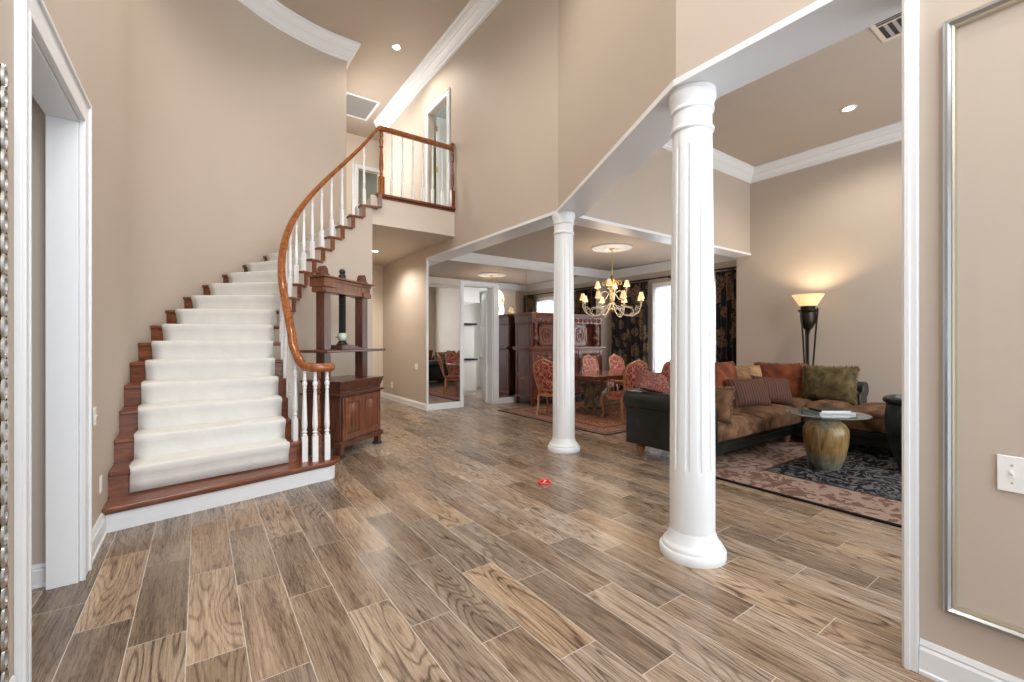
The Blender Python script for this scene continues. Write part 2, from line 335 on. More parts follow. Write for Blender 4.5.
# right wall and the walls carried by the beams
struct('wall_right', MB().box(2.5, 2.82, -1.3, .572, 0, H).box(2.5, 2.82, .572, 1.69, BZ+.04, H), 'wall', smooth=False)
struct('wall_diagonal', MB().prism([(2.5, 1.69), (2.5, 1.715), (3.75, 4.29), (4.07, 4.29), (4.07, 4.22), (2.82, 1.66), (2.82, 1.60)], BZ+.04, H), 'wall', smooth=False)
m = MB().box(3.75, 4.07, 4.29, YN, BZ+.04, SF-.02).box(3.75, 4.07, 4.29, 6.6, SF-.02, H).box(3.75, 3.87, 6.6, 7.36, SF-.02, H).box(3.75, 3.87, 7.36, 8.2, 5.93, H).box(3.75, 3.87, 8.2, 11, SF-.02, H).box(3.75, 4.07, YN, 11, DC+.1, SF-.02).box(3.75, 4.07, YN+.17, 11, 0, DC+.1).box(3.75, 3.76, YN, YN+.17, BZ, DC+.1)
struct('wall_gallery', m, 'wall', smooth=False)
struct('wall_living_north', MB().box(4.07, XL, 4.29, 4.55, BZ+.04, LC+.1), 'wall', smooth=False)
m = MB().box(XL, XL+.2, -1.6, 4.55, 0, LC+.1).box(XL+.2, XE+.2, 4.45, 4.55, 0, LC+.1).box(XE, XE+.2, 4.55, 5.1, 0, LC+.1).box(XE, XE+.2, 6.8, YN+.2, 0, LC+.1).box(XE, XE+.2, 5.1, 6.8, 0, .12).box(XE, XE+.2, 5.1, 6.8, 2.72, LC+.1)
struct('wall_east', m, 'wall', smooth=False)
m = MB().box(3.751, 4.58, YN, YN+.17, 0, DC+.1).box(5.33, XE, YN, YN+.17, 0, DC+.1).box(4.58, 5.33, YN, YN+.17, 2.6, DC+.1)
struct('wall_dining_north', m, 'wall', smooth=False)
# outside walls behind the camera, with their windows
m = MB().box(-.74, -.5, -1.45, -1.3, 0, H).box(2.44, 2.82, -1.45, -1.3, 0, H).box(-.5, 2.44, -1.45, -1.3, 2.55, 3.1).box(-.5, 2.44, -1.45, -1.3, 6.3, H)
struct('wall_south', m, 'wall', smooth=False)
m = MB().box(2.82, 3.5, -1.75, -1.6, 0, LC+.1).box(8.1, XL+.2, -1.75, -1.6, 0, LC+.1).box(3.5, 8.1, -1.75, -1.6, 0, .4).box(3.5, 8.1, -1.75, -1.6, 3.8, LC+.1)
struct('wall_living_south', m, 'wall', smooth=False)
# ceilings
struct('ceiling', MB().box(-1, 5.5, -1.45, 13.2, H, H+.08), 'ceiling', smooth=False)
struct('ceiling', MB().prism([(2.7, -1.75), (XL+.1, -1.75), (XL+.1, 4.42), (4.0, 4.42), (2.7, 1.75)], LC, LC+.08), 'ceiling', smooth=False)
struct('ceiling', MB().box(4.07, XE, 4.55, YN, DC, DC+.08), 'ceiling', smooth=False)
# upper landing and its fascia
m = MB().prism([(2.25, 7.1), (3.75, 7.1), (3.75, 12.0), (5.3, 12.0), (5.3, 13), (2.2, 13), (2.2, 8.5), (2.4, 8.44)], 3.28, SF)
struct('wall_landing', m, 'soffit', smooth=False)
struct('wall_passage', MB().box(2.25, 3.75, 10.9, 11, 0, 3.28).box(2.13, 2.25, 7.1, 10.9, 0, 3.28), 'cream', smooth=False)
# room behind the upstairs door
struct('wall_bedroom', MB().box(6.4, 6.5, 6.7, 10.6, SF, 6.4).box(3.87, 6.4, 10.5, 10.6, SF, 6.4).box(3.87, 6.4, 6.61, 6.7, SF, 6.4), 'olive_wall', smooth=False)
struct('ceiling', MB().box(3.87, 6.5, 6.61, 10.6, 6.4, 6.45), 'white', smooth=False)
struct('floor', MB().box(3.87, 6.5, 6.61, 10.6, SF-.018, SF), 'carpet', smooth=False)
# study behind the left opening
m = MB().box(-4, -.70, 3.62, 3.78, 0, 2.75).box(-4, -.70, -.3, -.15, 0, 2.75).box(-4.1, -4, -.3, .3, 0, 2.75).box(-4.1, -4, 2.9, 3.78, 0, 2.75).box(-4.1, -4, .3, 2.9, 0, .5).box(-4.1, -4, .3, 2.9, 2.5, 2.75)
struct('wall_study', m, 'wall', smooth=False)
struct('ceiling', MB().box(-4.1, -.70, -.3, 3.78, 2.75, 2.83), 'ceiling', smooth=False)
# kitchen shell
m = MB().box(4.07, 7.1, 11.6, 11.7, 0, 2.85).box(7.0, 7.1, 8.45, 9.1, 0, 2.85).box(7.0, 7.1, 10.9, 11.6, 0, 2.85).box(7.0, 7.1, 9.1, 10.9, 2.4, 2.85).box(7.0, 7.1, 9.1, 10.9, 0, .9).box(4.07, 7.0, YN+.17, YN+.2, 2.7, 2.85)
struct('wall_kitchen', m, 'kitchen_wall', smooth=False)
struct('ceiling', MB().box(4.07, 7.1, YN+.17, 11.7, 2.85, 2.93), 'white', smooth=False)

# ---------------------------------------------------------------- beams, crown mouldings, baseboards
tn = [0]
def trim(mb, mat='white', **k):
    tn[0] += 1; return struct('trim_%d' % tn[0], mb, mat, **k)
e = .022
trim(MB().prism([(2.5-e, .57), (2.5-e, 1.72), (3.75-e, 4.30), (3.75-e, YN), (4.07+e, YN), (4.07+e, 4.55+e), (XL, 4.55+e), (XL, 4.29-e), (4.09, 4.29-e), (4.09, 4.20), (2.82+e, 1.62), (2.82+e, .57)], BZ, BZ+.041), smooth=False)
def crown(path, z, hgt, dep, mat='white'):
    # stepped crown, side to the left of travel, hanging below z
    pr = [(0, 0), (dep, 0), (dep, -.10*hgt), (dep*.90, -.14*hgt), (dep*.86, -.24*hgt), (dep*.66, -.42*hgt), (dep*.60, -.46*hgt), (dep*.60, -.52*hgt), (dep*.44, -.62*hgt), (dep*.28, -.76*hgt), (dep*.24, -.80*hgt), (dep*.24, -.86*hgt), (dep*.14, -.92*hgt), (dep*.14, -1.0*hgt), (0, -1.0*hgt)]
    return trim(MB().sweep([(x, y, z) for x, y in path], pr[::-1]), mat, angle=25)
crown([(3.75, 11), (3.75, 4.29), (2.5, 1.715), (2.5, -1.3)][::-1], H, .31, .2)
crown(([(-.57, -1.3)]+arc(RO, 180, 88, 50)+[(2.2, 12)])[::-1], H, .31, .2)
crown([(2.82, 1.6), (4.07, 4.27), (4.09, 4.29), (XL, 4.29), (XL, -1.6)][::-1], LC, .235, .165)
crown([(4.07, YN), (4.07, 4.55), (XE, 4.55), (XE, YN), (4.07, YN)], DC, .19, .12)
def base(path, hgt=.14, z=0, nm='left'):
    pr = [(0, 0), (.024, 0), (.024, .10*hgt), (.018, .14*hgt), (.018, .72*hgt), (.011, .80*hgt), (.013, .86*hgt), (.006, hgt), (0, hgt)]
    return struct('baseboard_'+nm, MB().sweep([(x, y, z) for x, y in path], pr[::-1]), 'white', angle=25)
base([(-.57, 4.31), (-.57, 3.725)], .17, 0, 'left'); base([(-.57, 2.43), (-.57, -1.3)], .15, 0, 'left')
base([(2.5, -1.3), (2.5, .536)], .14, 0, 'right')
base([(3.75, YN+.17), (3.75, 10.9)], .13, 0, 'gallery'); base([(-.70, 3.62), (-4, 3.62)], .13, 0, 'study')
base([(4.53, YN), (3.75, YN), (3.75, YN+.17)], .13, 0, 'dining_north'); base([(XE, YN), (5.4, YN)], .13, 0, 'dining_north')
base([(XL, -1.6), (XL, 4.55)], .14, 0, 'east')
# casing of the left opening: flat boards with a back band, deep jambs and soffit
def casing_x(X, sgn, y0, y1, z1, wd, dz0=0, th=.022, wn=None):
    b = MB(); wn = wn or wd
    pr = lambda a0, a1, za, zb: b.box(min(X, X+sgn*th), max(X, X+sgn*th), a0, a1, za, zb)
    pr(y0-wn, y0, dz0, z1+wd); pr(y1, y1+wd, dz0, z1+wd); pr(y0+.0005, y1-.0005, z1, z1+wd)
    q = .022
    for t2, i0, i1 in ((th+.012, .001, q), (th+.006, wd-q*.7, wd-.001)):
        A = lambda a0, a1, za, zb: b.box(min(X+sgn*(th-.002), X+sgn*t2), max(X+sgn*(th-.002), X+sgn*t2), a0, a1, za, zb)
        A(y0-wn+(i0 if i0 < .01 else i0-wd+wn), y0-wn+(i1 if i0 < .01 else i1-wd+wn), dz0, z1+wd-i0); A(y1+wd-i1, y1+wd-i0, dz0, z1+wd-i0); A(y0-wd+i1+.0005, y1+wd-i1-.0005, z1+wd-i1, z1+wd-i0)
    return trim(b, 'white', bevel=.003)
casing_x(-.57, 1, 2.54, 3.555, 2.684, .155, wn=.10)
trim(MB().box(-.704, -.5695, 3.54, 3.554, 0, 2.668).box(-.704, -.5695, 2.541, 2.554, 0, 2.668).box(-.704, -.5695, 2.541, 3.554, 2.668, 2.683), bevel=.002)
# jamb board at the end of the right wall
trim(MB().box(2.475, 2.845, .572, .59, 0, BZ).box(2.470, 2.5, .538, .59, 0, BZ).box(2.462, 2.5, .562, .582, 0, BZ), bevel=.003)
# end post and jamb of the dining opening
trim(MB().box(3.738, 3.778, YN-.016, YN+.01, .13, BZ), bevel=.003)
# kitchen door casing
b = MB().box(4.50, 4.58, YN-.03, YN, 0, 2.68).box(5.33, 5.47, YN-.03, YN, 0, 2.68).box(4.5805, 5.3295, YN-.03, YN, 2.6, 2.68).box(4.58, 4.6, YN, YN+.2, 0, 2.6).box(5.31, 5.33, YN, YN+.2, 0, 2.6).box(4.58, 5.33, YN, YN+.2, 2.58, 2.6)
trim(b, 'white', bevel=.004)
# upstairs door casing + far door casing
casing_x(3.75, -1, 7.36, 8.2, 5.93, .10, SF)
b = MB().box(3.36, 3.46, 11.97, 12.0, SF, 6.1).box(4.02, 4.12, 11.97, 12, SF, 6.1).box(3.46, 4.02, 11.97, 12, 6.0, 6.1)
trim(b, 'white', bevel=.004)
# wall string along the curved wall beside the treads is built with the stair
# wood edge of the landing
trim(MB().box(2.325, 3.75, 7.05, 7.2, SF-.005, SF+.035).box(2.345, 3.75, 7.085, 7.1, SF-.04, SF-.005), 'stair_wood', bevel=.006)
# south windows (frames and panes), dining window
def window(n, X0, X1, Y, z0, z1, nx, nz, dy=.12):
    b = MB(); t = .05
    b.box(X0, X1, Y-dy, Y, z0, z0+t).box(X0, X1, Y-dy, Y, z1-t, z1)
    for i in range(nx+1):
        x = X0+(X1-X0-t)*i/nx; b.box(x, x+t, Y-dy, Y, z0+t, z1-t)
    for j in range(1, nz):
        z = z0+(z1-z0)*j/nz; b.box(X0, X1, Y-dy*.7, Y-dy*.3, z-.015, z+.015)
    return struct('window_%d' % n, b, 'white', smooth=False)
window(1, -.5, 2.44, -1.31, 0, 2.55, 4, 1); window(2, -.5, 2.44, -1.31, 3.1, 6.3, 4, 4); window(3, 3.5, 8.1, -1.61, .4, 3.8, 5, 4)
b = MB(); Y0, Y1, z0, z1 = 5.1, 6.8, .12, 2.72; X0 = XE+.03
for y in (Y0, (Y0+Y1)/2-.045, Y1-.07): b.box(X0, X0+.07, y, y+.07+(.02 if Y0 < y < Y1-.1 else 0), z0, z1)
b.box(X0, X0+.07, Y0, Y1, z0, z0+.1).box(X0, X0+.07, Y0, Y1, z1-.07, z1).box(X0+.02, X0+.05, Y0, Y1, 2.1, 2.14)
struct('window_4', b, 'white', smooth=False)
b = MB()   # casing of the dining window
b.box(XE-.02, XE, Y0-.09, Y0, 0, z1+.09).box(XE-.02, XE, Y1, Y1+.09, 0, z1+.09).box(XE-.02, XE, Y0, Y1, z1, z1+.09); trim(b, 'white')
# curtain of daylight behind: garden ground outside
struct('floor', MB().box(9.35, 16, 1, 11, -.3, -.2), 'stone_terrace', smooth=False)

# mirror panels on the dining north wall
def mir(x0, x1, z0, z1, label):
    o = mk('mirror_panel', MB().box(x0, x1, YN-.012, YN-.003, z0, z1), 'mirror', smooth=False); tag(o, label, 'mirror', 'mirror panels on the dining room wall')
mir(3.782, 4.496, .13, 3.075, 'tall wall mirror panel left of the kitchen doorway, reflecting a red chair')
mir(4.50, 5.468, 2.684, 3.075, 'wide low mirror panel directly above the kitchen doorway')
mir(5.474, 6.245, .13, 3.075, 'tall wall mirror panel just right of the kitchen doorway')
mir(6.253, 7.3, .13, 3.075, 'mirror panel behind the left half of the carved cupboard')
mir(7.31, 8.55, .13, 3.075, 'mirror panel behind the right half of the carved cupboard, nearest the corner')

# ---------------------------------------------------------------- columns
def column(x, y, rz, label):
    t = thing('column', label, 'column', (x, y, 0), rz, None)
    r = .140
    mk('plinth', MB().lathe([(.203, 0), (.206, .010), (.206, .05), (.198, .06)], n=48), 'white', t, local=True)
    mk('base_moulding', MB().lathe([(.188, .06), (.188, .075), (.182, .088), (.170, .095), (.163, .108), (.150, .135), (r, .17)], n=48), 'white', t, local=True)
    n = 12; seg = n*16; zs = [.17, .52, .57, .60, 1.4, 2.0, 2.60, 2.63, 2.66, 2.755]
    def rad(k, z):
        base = r-.018*max(0, (z-.5)/2.25)**1.4; ph = (k % 16)/16
        amp = 0 if z < .58 or z > 2.65 else .010
        fl = 1 if abs(ph-.5) < .10 else max(0, 1-((abs(ph-.5)-.10)/.08)**2)
        return base-amp*math.sqrt(fl)
    b = MB(); b.addv([(rad(k, z)*math.cos(2*PI*k/seg), rad(k, z)*math.sin(2*PI*k/seg), z) for z in zs for k in range(seg)])
    for i in range(len(zs)-1):
        for k in range(seg): b.f.append((i*seg+k, i*seg+(k+1) % seg, (i+1)*seg+(k+1) % seg, (i+1)*seg+k))
    mk('fluted_shaft', b, 'white', t, local=True, angle=30)
    q = .122
    cap = [(q-.002, 2.755), (q+.003, 2.758), (q+.012, 2.768), (q+.013, 2.780), (q+.006, 2.792), (q, 2.797), (q, 2.885), (q+.004, 2.89), (q+.012, 2.895), (q+.013, 2.908), (q+.009, 2.915), (q+.010, 2.93), (q+.015, 2.955), (q+.022, 2.975), (q+.025, 2.985), (q+.025, 3.0), (q+.019, 3.008), (q+.023, 3.015), (q+.023, BZ-.002)]
    mk('capital', MB().lathe(cap, n=48), 'white', t, local=True, angle=30)
    return t
column(2.655, 1.70, .1, 'white fluted round column standing nearest the camera, in front of the sofa')
column(3.83, 4.27, .1, 'white fluted round column standing farther back, in front of the dining table')

# ---------------------------------------------------------------- doors
def panel_door(root, X0, X1, h, th, mat, panels=True):
    b = MB().box(X0, X1, -th/2, th/2, 0, h)
    d = mk('door_slab', b, mat, root, local=True, bevel=.003)
    wd = X1-X0; cols_ = [(X0+.09*wd/.75, X0+wd*.46), (X0+wd*.54, X1-.09*wd/.75)]
    p = MB()
    for (a0, a1) in cols_:
        for (z0_, z1_) in ((.2, .82), (.98, 1.62), (1.72, h-.14)):
            for sy in (-1, 1):
                y = sy*(th/2); 
                p.box(a0, a1, min(y, y+sy*.008), max(y, y+sy*.008), z0_, z0_+.02).box(a0, a1, min(y, y+sy*.008), max(y, y+sy*.008), z1_-.02, z1_)
                p.box(a0, a0+.02, min(y, y+sy*.008), max(y, y+sy*.008), z0_, z1_).box(a1-.02, a1, min(y, y+sy*.008), max(y, y+sy*.008), z0_, z1_)
                p.box(a0+.05, a1-.05, min(y, y+sy*.01), max(y, y+sy*.01), z0_+.05, z1_-.05)
    mk('door_panel', p, mat, root, local=True, bevel=.004)
d1 = bpy.data.objects.new('door_1', None); col.objects.link(d1); d1['kind'] = 'structure'; d1.location = (3.905, 8.165, SF+.01); OFF['door_1'] = Vector(d1.location)
panel_door(d1, 0, .78, 2.15, .04, 'white')
h_ = MB()
for z in (.25, 1.08, 1.9): h_.box(-.03, .005, -.045, -.02, z-.05, z+.05).tube([(-.02, -.045, z-.055), (-.02, -.045, z+.055)], .009)
mk('hinge', h_, 'brass', d1, local=True)
d2 = bpy.data.objects.new('door_2', None); col.objects.link(d2); d2['kind'] = 'structure'; d2.location = (5.31, YN+.22, .01); d2.rotation_euler = (0, 0, math.radians(66)); OFF['door_2'] = Vector(d2.location)
panel_door(d2, 0, .74, 2.5, .04, 'white')
mk('handle', MB().lathe([(.012, 0), (.012, .03), (.028, .04), (.03, .055), (.02, .07), (0, .072)], n=16), 'steel', d2, local=True)
hd = [o for o in bpy.data.objects if o.name.startswith('handle')][-1]; hd.rotation_euler = (-PI/2, 0, 0); hd.location = (.67, .02, 1.0)

# ================================================================ STAIRCASE
R_ = SF/19; RI = 1.27
def outer(k):
    if k <= 5: return (-.57, [0, 4.27, 4.56, 4.85, 5.15, 5.45][k])
    a_ = math.radians(178-7.5*(k-6)); return (CX+(RO-.004)*math.cos(a_), CY+(RO-.004)*math.sin(a_))
def inner(k, R=RI):
    if k <= 5: return (CX-R, [0, 4.66, 4.86, 5.06, 5.27, 5.49][k])
    a_ = math.radians(182-7.5*(k-6) if k < 19 else 80.5); return (CX+R*math.cos(a_), CY+R*math.sin(a_))
def line(k, inset_i=0, inset_o=0, fwd=0):
    I = Vector(inner(k)); O = Vector(outer(k)); d = (O-I).normalized(); n = Vector((d.y, -d.x))
    # forward = down the stair
    Kn = Vector(inner(min(k+1, 19)))-Vector(inner(k)) if k < 19 else Vector(inner(19))-Vector(inner(18))
    if n.dot(Kn) > 0: n = -n
    return I+d*inset_i+n*fwd, O-d*inset_o+n*fwd
st = thing('staircase', 'curved staircase with cream runner, white balusters and brown wood rail', 'staircase', (CX-RI, 4.7, 0))
# bottom platform step: white base, wood tread
front = [(-.565, 4.335), (.3, 4.53), (.95, 4.69), (1.07, 4.715), (1.13, 4.75), (1.15, 4.80), (1.12, 4.86), (1.04, 4.90), (.90, 4.92), (.86, 4.96)]
mk('platform_base', MB().prism(front+[(-.565, 4.62)], 0, R_-.04), 'white', st, angle=50)
fr2 = [(-.568, 4.275), (.3, 4.47), (.96, 4.635), (1.10, 4.665), (1.18, 4.72), (1.20, 4.80), (1.17, 4.90), (1.08, 4.955), (.93, 4.965), (.86, 4.98)]
mk('tread', MB().prism(fr2+[(-.568, 4.64)], R_-.038, R_), 'stair_wood', st, bevel=.012, seg=3, angle=50)
mk('cove_moulding', MB().prism([(x, y-.018) if y < 4.8 else (x+.012, y+.012) for x, y in front]+[(-.565, 4.62)], R_-.06, R_-.038), 'stair_wood', st)
for k in range(2, 19):
    a0, a1 = line(k, fwd=.03); b0, b1 = line(k+1, fwd=-.02)
    if k == 18: b0, b1 = line(19, fwd=0)
    mid_o = [] 
    if k >= 6:
        am = math.radians(178-7.5*(k-6)-3.75); mid_o = [(CX+(RO-.004)*math.cos(am), CY+(RO-.004)*math.sin(am))]
    z = k*R_
    mk('tread', MB().prism([tuple(a1), tuple(a0), tuple(b0), tuple(b1)]+mid_o, z-.034, z), 'stair_wood', st, bevel=.008, seg=2)
    c0, c1 = line(k, .0); e0, e1 = line(k, .0, fwd=-.055)
    zt = z-.034
    mk('riser', MB().hexa([(*c1, z-R_), (*c0, z-R_), (*e0, z-R_), (*e1, z-R_), (*c1, zt), (*c0, zt), (*e0, zt), (*e1, zt)]), 'stair_wood', st)
c0, c1 = line(19); e0, e1 = line(19, fwd=-.055); z = SF
mk('riser', MB().hexa([(*c1, z-R_), (*c0, z-R_), (*e0, z-R_), (*e1, z-R_), (*c1, z), (*c0, z), (*e0, z), (*e1, z)]), 'stair_wood', st)
# runner
pts = []
for k in range(2, 20):
    z = k*R_
    for fw, dz in ((.012, -R_+.012), (.014, -.11), (.03, -.05), (.046, -.016), (.042, .006), (.02, .013), (-.02, .014)):
        a_, b_ = line(k, .15, .125, fw); pts.append(((*a_, z+dz), (*b_, z+dz)))
    if k < 19:
        a_, b_ = line(k, .15, .125, -.02); c_, d_ = line(k+1, .15, .125, .03)
        pts.append(((*((a_+c_)/2), z+.014), (*((b_+d_)/2), z+.014)))
b = MB(); NV = 12
allp = []
for A, B in pts:
    A = Vector(A); B = Vector(B); allp += [A.lerp(B, j/NV) for j in range(NV+1)]
b.addv(allp)
for i in range(len(pts)-1):
    for j in range(NV): q = i*(NV+1)+j; b.f.append((q, q+1, q+NV+2, q+NV+1))
mk('carpet_runner', b, 'carpet', st, angle=60, solid=.014, label='cream carpet runner down the middle of the stairs')
# inner wall below the open string, stepped top
b = MB(); RW, RW2 = 1.30, 1.42
for k in range(2, 19):
    z = k*R_-.034
    for j in range(3):
        def pt(R, u):
            if u <= 6: 
                i = int(u); i = min(i, 5); f0 = inner(i, R); f1 = inner(i+1, R) if i < 5 else (CX-R, CY-.02)
                t_ = u-i; return (f0[0]+(f1[0]-f0[0])*t_, f0[1]+(f1[1]-f0[1])*t_)
            return (CX+R*math.cos(math.radians(182-7.5*(u-6))), CY+R*math.sin(math.radians(182-7.5*(u-6))))
        u0, u1 = k+j/3, k+(j+1)/3
        b.prism([pt(RW, u0), pt(RW2, u0), pt(RW2, u1), pt(RW, u1)][::-1], 0, z)
struct('wall_understair', b, 'wall', angle=25)
# skirt on the curved wall
b = MB(); path = [(-.57, 4.9)]+[(-.57, 5.45)]+arc(RO, 178, 96, 40)
def kz(i): return 0
sk = []
for i in range(0, 61):
    u = 2.6+(18.2-2.6)*i/60
    if u <= 5: i0 = int(u); p0 = outer(i0); p1 = outer(i0+1); x, y = p0[0]+(p1[0]-p0[0])*(u-i0), p0[1]+(p1[1]-p0[1])*(u-i0)
    elif u <= 6: x, y = -.57, 5.45+.25*(u-5)
    else:
        an = math.radians(178-7.5*(u-6)); x, y = CX+RO*math.cos(an), CY+RO*math.sin(an)
    sk.append((x, y, u*R_))
# rail and balusters
RB = 1.335
def rail_pt(u):
    if u < 6: 
        i = int(u); f0 = inner(i, RB); f1 = inner(i+1, RB) if i < 5 else (CX-RB, CY-.03); x, y = f0[0]+(f1[0]-f0[0])*(u-i), f0[1]+(f1[1]-f0[1])*(u-i)
    else: x, y = CX+RB*math.cos(math.radians(182-7.5*(u-6))), CY+RB*math.sin(math.radians(182-7.5*(u-6)))
    return x, y
RH = .88
rp = [(1.09, 4.755, 1.115), (1.08, 4.735, 1.115), (1.03, 4.72, 1.115), (.97, 4.725, 1.115), (.91, 4.755, 1.118), (.855, 4.81, 1.13), (.825, 4.88, 1.165), (.81, 4.96, 1.215)]
for i in range(0, 66):
    u = 2.9+(17.5-2.9)*i/65; x, y = rail_pt(u); rp.append((x, y, u*R_+RH-.09+.07*min(1, max(0, (u-5)/5))))
x19, y19 = 2.27, 7.09
rp += [(2.11, 7.088, 4.43), (2.20, 7.095, 4.54), (2.27, 7.10, 4.66), (2.32, 7.10, 4.76), (2.37, 7.10, 4.82), (2.44, 7.10, 4.835), (3.72, 7.10, 4.835)]
pr = [(-.040, -.005), (-.044, .016), (-.038, .042), (-.02, .058), (0, .062), (.02, .058), (.038, .042), (.044, .016), (.040, -.005), (.026, -.022), (-.026, -.022)]
for _ in range(14):
    q = list(rp)
    for i in range(56, len(rp)-4): rp[i] = tuple((q[i-1][j]+2*q[i][j]+q[i+1][j])/4 for j in range(3))
for _ in range(3):
    q = list(rp)
    for i in range(6, len(rp)-4): rp[i] = (q[i][0], q[i][1], (q[i-1][2]+2*q[i][2]+q[i+1][2])/4)
b = MB().sweep(rp, pr[::-1]); b.lathe([(.0, -.012), (.045, -.012), (.05, .01), (.048, .04), (.03, .056), (0, .06)], 1.09, 4.765, 1.115, 20)
mk('handrail', b, 'rail_wood', st, angle=60)
def baluster(x, y, z0, z1, big=1.0, rz=0):
    h = z1-z0; s = .016*big; b = MB(); bl = min(.26, h*.28)
    b.mx = Matrix.Translation((x, y, z0)) @ Matrix.Rotation(rz, 4, 'Z')
    b.box(-s, s, -s, s, 0, bl)
    r = .0155*big
    pr_ = [(r*.8, bl), (r*1.0, bl+.012), (r*.65, bl+.024), (r*1.05, bl+.038), (r*1.05, bl+.046), (r*.7, bl+.056), (r*.95, bl+.075), (r*1.08, bl+.12), (r*.95, bl+.2), (r*.72, h*.72), (r*.62, h*.80), (r*.9, h*.812), (r*.62, h*.824), (r*.95, h*.85), (r*1.0, h*.87), (r*.6, h*.895), (r*.9, h*.91), (r*.62, h*.925), (r*.6, h)]
    b.lathe(pr_, n=10); mk('baluster', b, 'white_gloss', st, angle=35)
def rail_z(u): return u*R_+RH-.09-.012+.07*min(1, max(0, (u-5)/5))
for x, y in ((.862, 4.81), (.948, 4.755), (1.063, 4.765)): baluster(x, y, R_, 1.10, 1.6)
for k, fr in [(2, .28), (2, .78), (3, .28), (3, .75)]+[(k, .3) for k in range(4, 19)]:
    x, y = rail_pt(k+fr); baluster(x, y, k*R_, rail_z(k+fr)-(.03 if k == 2 else 0), 1.35, math.radians(182-7.5*(k-6)) if k > 6 else 0)
for i in range(6): baluster(2.60+.183*i, 7.12, SF+.036, 4.815, 1.3)
def newel(x, y, z0, z1, w, mat, parent, half=False):
    h = z1-z0; b = MB(); bl = h*.27; b.box(x-w, x+w, y-w, y+w, z0, z0+bl)
    pr_ = [(w*.9, bl), (w*.5, bl+.03), (w*.85, bl+.05), (w*.5, bl+.07), (w*.8, bl+.12), (w*.85, bl+.2), (w*.5, h*.72), (w*.9, h*.74), (w*.5, h*.76), (w*.8, h*.80), (w*.85, h*.83), (w*.5, h*.88), (w*.8, h*.90), (w*.8, h*.96), (w*.5, h)]
    b.lathe([(r_, z_) for r_, z_ in pr_], x, y, z0, 16); return mk('newel_post', b, mat, parent, angle=35)
newel(.99, 4.83, R_, 1.11, .034, 'stair_wood', st); newel(2.42, 7.11, SF+.036, 4.83, .042, 'rail_wood', st); newel(3.715, 7.11, SF+.036, 4.92, .034, 'stair_wood', st)
b = MB().lathe([(.03, 0), (.034, .01), (.02, .03), (0, .05)], 3.715, 7.11, 4.92, 12); mk('finial', b, 'stair_wood', st)
# ================================================================ FURNITURE AND THINGS
def sub(parent_part, name, mb, mat, **k): return mk(name, mb, mat, parent_part, local=True, **k)
# ---------------------------------------------------------------- linen press at the stair foot
pr_ = thing('book_press', 'tall dark wood antique screw press on two-door cabinet beside the staircase', 'press cabinet', (1.37, 5.46, 0), math.radians(39))
W, D = .90, .55
b = MB()
b.box(.02, W-.02, .02, D-.02, .16, .74)
b.box(-.005, W+.005, -.005, D+.005, .12, .17).box(.0, W, .0, D, .17, .185)
mk('cabinet_body', b, 'press_wood', pr_, local=True, bevel=.004)
b = MB().box(-.02, W+.02, -.02, D+.02, .74, .765).box(0, W, 0, D, .725, .74).box(.02, W-.02, .02, D-.02, .765, .80)
b.hexa([(.02,.02,.80),(W-.02,.02,.80),(W-.02,D-.02,.80),(.02,D-.02,.80),(-.01,-.01,.90),(W+.01,-.01,.90),(W+.01,D+.01,.90),(-.01,D+.01,.90)]).box(-.015, W+.015, -.015, D+.015, .90, .918)
mk('cabinet_top', b, 'press_wood', pr_, local=True, bevel=.004)
for i in (0, 1):
    x0, x1 = (.05, .445) if i == 0 else (.455, .85)
    b = MB()
    b.box(x0, x0+.06, 0, .02, .20, .715).box(x1-.06, x1, 0, .02, .20, .715).box(x0+.06, x1-.06, 0, .02, .20, .27).box(x0+.06, x1-.06, 0, .02, .645, .715).box(x0+.06, x1-.06, .012, .022, .27, .645)
    d = mk('door', b, 'press_panel', pr_, local=True, bevel=.004)
    p = MB(); p.hexa([(x0+.075, .012, .285), (x1-.075, .012, .285), (x1-.075, .012, .63), (x0+.075, .012, .63), (x0+.11, -.004, .32), (x1-.11, -.004, .32), (x1-.11, -.004, .595), (x0+.11, -.004, .595)])
    sub(d, 'raised_panel', p, 'press_panel')
for (x, y) in ((.05, .05), (W-.05, .05), (.05, D-.05), (W-.05, D-.05)):
    mk('leg', MB().box(x-.035, x+.035, y-.035, y+.035, .022, .12), 'press_wood', pr_, local=True, bevel=.004)
    mk('caster_cup', MB().lathe([(.062, 0), (.066, .008), (.062, .024), (.03, .026)], x, y, 0, 20), 'blueleather', pr_, local=True)
for x in (.045, .81):
    mk('post', MB().box(x-.06, x+.06, .215, .335, .918, 1.99), 'press_wood', pr_, local=True, bevel=.006)
b = MB().box(-.055, .905, .195, .355, 1.99, 2.14).box(-.045, .135, .175, .375, 1.985, 2.05).box(.72, .90, .175, .375, 1.985, 2.05).box(-.07, .16, .165, .385, 2.05, 2.16).box(-.055, .905, .18, .37, 2.125, 2.16).box(-.10, .95, .15, .40, 2.16, 2.185)
mk('crossbeam', b, 'press_panel', pr_, local=True, bevel=.005)
for x in (.03, .82):
    b = MB(); pts = [(x-.085, 2.185), (x-.085, 2.215), (x-.065, 2.225)]+[(x-.058*math.cos(PI*i/10), 2.235+.075*math.sin(PI*i/10)) for i in range(11)]+[(x+.065, 2.225), (x+.085, 2.215), (x+.085, 2.185)]
    n = len(pts); b0 = b.addv([(q[0], .24, q[1]) for q in pts]+[(q[0], .31, q[1]) for q in pts])
    b.f += [tuple(range(n)), tuple(range(2*n-1, n-1, -1))]+[(i, n+i, n+(i+1) % n, (i+1) % n) for i in range(n)]
    mk('crest', b, 'press_wood', pr_, local=True)
b = MB(); zz = [i*.008 for i in range(0, 66)]
